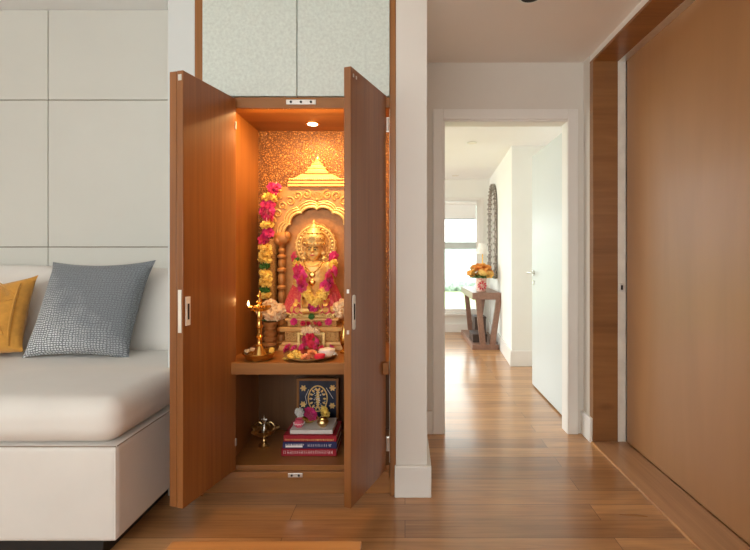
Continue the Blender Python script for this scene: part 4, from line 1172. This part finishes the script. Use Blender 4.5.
# ================================================================== SOFA
SX, SY = -1.072, 1.665
def notch(bm):
    """the chaise end stops against the wall beside the cabinet; behind that the sofa is narrower"""
    for y in (2.138, 2.146):
        bmesh.ops.bisect_plane(bm, geom=bm.verts[:] + bm.edges[:] + bm.faces[:], plane_co=(0, y, 0), plane_no=(0, 1, 0))
    for v in bm.verts:
        if v.co.y > 2.142: v.co.x = min(v.co.x, -1.136)
    return bm
so = thing('sofa', 'off-white upholstered chaise sofa along the panelled wall', 'sofa', (-1.9, 2.2, 0))
bm = notch(soft_box(B(), -3.1, SX, SY + .004, 2.80, .082, .438, .018, 40)); link('base', bm, 'sofa', so)
bm = notch(soft_box(B(), -3.1, SX + .006, SY - .010, 2.62, .441, .614, .074, 44, (.0, .008, .012))); link('seat_cushion', bm, 'sofa', so)
link('plinth', boxm(-3.05, -1.15, SY + .05, 2.76, 0, .086), 'black', so, label='black recessed plinth')
bm = B(); soft_box(bm, -3.1, -1.14, 2.70, 2.84, .437, .96, .035, 14); link('backrest', bm, 'sofa', so)
def tilted(bm, pivot, ang):
    bmesh.ops.transform(bm, matrix=Matrix.Translation(pivot) @ Matrix.Rotation(ang, 4, 'X') @ Matrix.Translation(-Vector(pivot)), verts=bm.verts); return bm
x48 = P(46, 0, 2.52).x
bm = soft_box(B(), x48 - .85, x48 + .02, 2.50, 2.68, .600, 1.085, .065, 18, (.005, .02, .01)); tilted(bm, (0, 2.58, .60), -.09); link('back_cushion', bm, 'sofa', so)
bm = soft_box(B(), -1.86, -1.142, 2.50, 2.67, .600, 1.065, .065, 18, (.005, .022, .01)); tilted(bm, (0, 2.58, .60), -.09); link('back_cushion', bm, 'sofa', so)
b = B()
tube(b, [(SX + .002, SY + .01, .4395), (SX + .002, 2.10, .4395)], .0022, 6); tube(b, [(-3.05, SY + .003, .4395), (SX, SY + .003, .4395)], .0022, 6)
link('seam_piping', b, 'groove', so)
b = B(); tube(b, [(SX - .006, SY + .010, .09), (SX - .006, SY + .010, .425)], .004, 8); link('corner_seam', b, 'sofa', so)

def scatter(name, label, corners, thick, m, hem):
    pts = [P(*c) for c in corners]
    t = thing(name, label, 'cushion', (pts[0] + pts[1]) / 2)
    link('cover', pillow(*pts, thick), m, t, smooth=80)
    return t, pts
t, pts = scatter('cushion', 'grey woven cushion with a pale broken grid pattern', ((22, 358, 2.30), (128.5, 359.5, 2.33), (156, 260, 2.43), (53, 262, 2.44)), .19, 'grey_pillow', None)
t, pts = scatter('cushion', 'mustard yellow cushion with stitched leaf relief', ((-92, 372, 2.24), (23, 352, 2.30), (38.5, 275, 2.42), (-70, 298, 2.40)), .17, 'mustard', None)
nrm = (pts[1] - pts[0]).cross(pts[3] - pts[0]).normalized()
def on_pillow(u, v, th=.17):
    e = max(0, 1 - (2 * u - 1) ** 2) * max(0, 1 - (2 * v - 1) ** 2)
    q = pts[0] * (1 - u) * (1 - v) + pts[1] * u * (1 - v) + pts[2] * u * v + pts[3] * (1 - u) * v
    return q + nrm * (th / 2 * e ** .42 + .001)
b = B()
for k in range(9):
    c0 = .06 * k
    tube(b, [on_pillow(.08 + .84 * i / 16, max(.06, min(.94, .52 + c0 * .9 * math.sin(PI * i / 16) + .15 * i / 16))) for i in range(17)], .0035, 6)
for k in range(7):
    s_ = .04 + .05 * k
    tube(b, [on_pillow(.5 + .36 * i / 12, max(.06, min(.94, .22 + s_ * math.sin(PI * i / 12)))) for i in range(13)], .0035, 6)
tube(b, [on_pillow(.90, .08 + .8 * i / 12) for i in range(13)], .006, 6)
link('stitched_relief', b, 'mustard', t)

# ================================================================== FAR ROOM FURNITURE
ct = thing('console_table', 'dark wood console table with splayed legs against the far room wall', 'table', (1.0, 6.0, 0))
cx0, cx1, cy0, cy1, cz = .817, 1.135, 5.45, 6.55, .693
link('table_top', boxm(cx0, cx1 + .03, cy0, cy1, cz - .085, cz), 'console', ct, bevel=.003)
link('base_shelf', boxm(cx0, cx1 - .0, cy0, cy1, .0, .062), 'console', ct, bevel=.003)
for y in (cy0 + .002, cy1 - .052):
    for (xt, xb) in ((cx0 + .075, cx0 + .13), (cx1 + .005, cx0 + .245)):
        b = B(); w_ = .034
        hexa(b, [(xb - w_, y, .062), (xb + w_, y, .062), (xb + w_, y + .05, .062), (xb - w_, y + .05, .062), (xt - w_, y, cz - .085), (xt + w_ * .9, y, cz - .085), (xt + w_ * .9, y + .05, cz - .085), (xt - w_, y + .05, cz - .085)])
        link('leg', b, 'console', ct, bevel=.002)
b1 = thing('storage_box', 'dark flat box on the console table base shelf', 'box', (.95, 5.75, .062))
link('body', boxm(.845, 1.02, 5.60, 5.92, .062, .135), 'darkwood', b1, bevel=.004); link('lid', boxm(.840, 1.025, 5.595, 5.925, .135, .165), 'darkwood', b1, bevel=.004)
b1 = thing('storage_box', 'taller dark box behind the flat one under the console table', 'box', (1.0, 6.12, .062))
link('body', boxm(.93, 1.08, 6.00, 6.24, .062, .30), 'darkwood', b1, bevel=.004); link('lid', boxm(.925, 1.085, 5.995, 6.245, .30, .325), 'darkwood', b1, bevel=.004)
VX, VY = P(481.5, 0, 5.62).x, 5.64
vs = thing('flower_vase', 'red patterned vase of orange flowers on the console table', 'vase', (VX, VY, cz))
b = B(); lathe(b, (VX, VY, cz), [(.052, 0), (.058, .006), (.062, .08), (.066, .15), (.070, .172), (.066, .172), (.060, .15), (.05, .02), (0, .015)], 32); link('body', b, 'vase', vs)
b = B()
for k in range(9):
    a_ = 2 * PI * k / 9; petal(b, (VX + .05 * math.cos(a_) * .6, VY - .066, cz + .075 + .05 * math.sin(a_) * .5), (math.cos(a_), -.05, math.sin(a_)), (0, -1, 0), .03, .022, .1, 2)
link('painted_flower', b, 'red', vs)
b = B()
for k in range(16):
    a_ = 2 * PI * k / 16; leafblade(b, (VX + .05 * math.cos(a_), VY + .05 * math.sin(a_), cz + .16), (math.cos(a_), math.sin(a_), .35 + .3 * (k % 2)), (0, 0, 1), .13, .05)
for k in range(8):
    a_ = k * 2.4; tube(b, [(VX + .02 * math.cos(a_), VY + .02 * math.sin(a_), cz + .03), (VX + .08 * math.cos(a_), VY + .08 * math.sin(a_), cz + .22)], .003, 5)
link('leaves', b, 'leaf', vs)
rr = random.Random(4)
for k in range(20):
    z_ = 1 - .95 * (k + .5) / 20; a_ = k * 2.39996; s_ = math.sqrt(max(0, 1 - z_ * z_))
    p = (VX + .125 * s_ * math.cos(a_) - .005, VY + .125 * s_ * math.sin(a_), cz + .190 + .135 * z_)
    o = blossom('rose', 'rose', 'orange' if k % 3 else 'amber', p, rr.uniform(.048, .058), None, (-.9 * s_ * math.sin(a_), .9 * s_ * math.cos(a_), k)); props(o, ('orange flower in the vase on the console table' if k % 3 else 'amber yellow flower in the vase on the console table'), 'flower', 'orange flowers in the vase' if k % 3 else 'amber flowers in the vase')
# lamp on the console's far end
TLX, TLY = P(482.5, 0, 6.25).x, 6.25
tl = thing('table_lamp', 'brass table lamp with white shade at the console table far end', 'lamp', (TLX, TLY, cz))
b = B(); lathe(b, (TLX, TLY, cz), [(.055, 0), (.055, .012), (.014, .02), (.008, .04), (.008, .50), (.012, .51), (.005, .53)], 24); link('stand', b, 'brass', tl)
b = B(); zt, zb_ = EYE + (HY - 243.5) / F * TLY, EYE + (HY - 254) / F * TLY
lathe(b, (TLX, TLY, zb_), [(.088, 0), (.056, zt - zb_), (.053, zt - zb_), (.085, 0)], 32); link('lamp_shade', b, 'lamp_shade', tl)
# arched mirror on the splayed wall
dirw = (W1 - W0).normalized(); nw = Vector((-dirw.y, dirw.x))
def onwall(dist, z, off): q = W0 + dirw * dist + nw * off; return (q.x, q.y, z)
mc, mw, mz0, mz1 = 1.50, .36, .86, 2.10
mr = thing('wall_mirror', 'tall arched mirror in an ornate silver frame on the far room wall', 'mirror', onwall(mc, mz0, 0))
path = [onwall(mc - mw, mz0 + .02, .02)]
path = [(mc - mw, mz0)] + [(mc - mw, mz0 + (mz1 - mw - mz0) * k / 10) for k in range(1, 11)] + [(mc - mw * math.cos(PI * k / 16), mz1 - mw + mw * math.sin(PI * k / 16)) for k in range(1, 16)] + [(mc + mw, mz1 - mw - (mz1 - mw - mz0) * k / 10) for k in range(0, 11)] + [(mc + mw * (1 - k / 4), mz0) for k in range(1, 8)]
b = B(); tube(b, [onwall(u, z, .022) for u, z in path], .022, 10, True, 1.0); fr = link('frame', b, 'mirror_frame', mr)
b = B()
for i, (u, z) in enumerate(path):
    ball(b, onwall(u, z, .040), (.017, .017, .017), 8, 6)
link('frame_beads', b, 'mirror_frame', fr)
b = B(); v0 = [b.verts.new(onwall(u, z, .022)) for u, z in path]; v1 = [b.verts.new(onwall(u, z, .014)) for u, z in path]
b.faces.new(v0); b.faces.new(v1[::-1])
for k in range(len(path)): b.faces.new((v0[k], v0[(k + 1) % len(path)], v1[(k + 1) % len(path)], v1[k]))
link('glass', b, 'mirror', mr, smooth=0)

# ================================================================== LIGHT
w = bpy.data.worlds.new('sky'); scene.world = w; w.use_nodes = True
bg = w.node_tree.nodes['Background']; bg.inputs['Color'].default_value = (.97, 1.0, .965, 1); bg.inputs['Strength'].default_value = 4.3

def light(name, kind, loc, energy, col, rot=(0, 0, 0), **k):
    ld = bpy.data.lights.new(name, kind); ld.energy = energy; ld.color = col
    for a_, v in k.items(): setattr(ld, a_, v)
    o = bpy.data.objects.new(name, ld); COL.objects.link(o); o.location = loc; o.rotation_euler = rot
    return o
WARM = (1.0, .57, .22)
light('niche_spot', 'SPOT', (NL.x, NL.y, NL.z - .012), 9.5, WARM, spot_size=math.radians(165), spot_blend=.6, shadow_soft_size=.025)
light('niche_fill_strip', 'AREA', (-.46, CD + .012, ZT - .012), 9, WARM, (math.radians(26), 0, 0), shape='RECTANGLE', size=.64, size_y=.012)  # added fill light for the idol, goes with the hidden bar
light('flame_light', 'POINT', (fl[0], fl[1], fl[2] + .03), .12, (1, .55, .2), shadow_soft_size=.01)
# daylight portals: far window, far room side left open for light, opening behind camera
for nm, loc, rot, sx_, sy_ in (('living_room_opening', (-1.32, -1.19, 1.515), (PI / 2, 0, PI), 4.5, 1.33), ('far_room_opening', (-1.28, 4.85, 1.14), (0, -PI / 2, 0), 2.28, 3.7), ('far_window', ((wx0 + wx1) / 2, FARD + .09, (wz0 + wz1) / 2), (-PI / 2, 0, 0), wx1 - wx0, wz1 - wz0)):
    o = light(nm, 'AREA', loc, 1, (1, 1, 1), rot, shape='RECTANGLE', size=sx_, size_y=sy_)
    o.data.cycles.is_portal = True

# ================================================================== CAMERA
cam = bpy.data.cameras.new('camera'); co = bpy.data.objects.new('camera', cam); COL.objects.link(co)
co.location = (0, 0, EYE); co.rotation_euler = (PI / 2, 0, 0)
cam.sensor_fit = 'HORIZONTAL'; cam.sensor_width = 36; cam.lens = 36 * F / 750
cam.shift_x = -(CX - 375) / 750; cam.shift_y = -(275 - HY) / 750
cam.clip_start = .02
scene.camera = co
scene.view_settings.view_transform = 'Standard'; scene.view_settings.look = 'None'
scene.view_settings.exposure = 0.0; scene.view_settings.gamma = 1; scene.view_settings.use_curve_mapping = False
scene.cycles.use_denoising = True
scene.cycles.max_bounces = 10; scene.cycles.diffuse_bounces = 6
scene.cycles.sample_clamp_indirect = 6
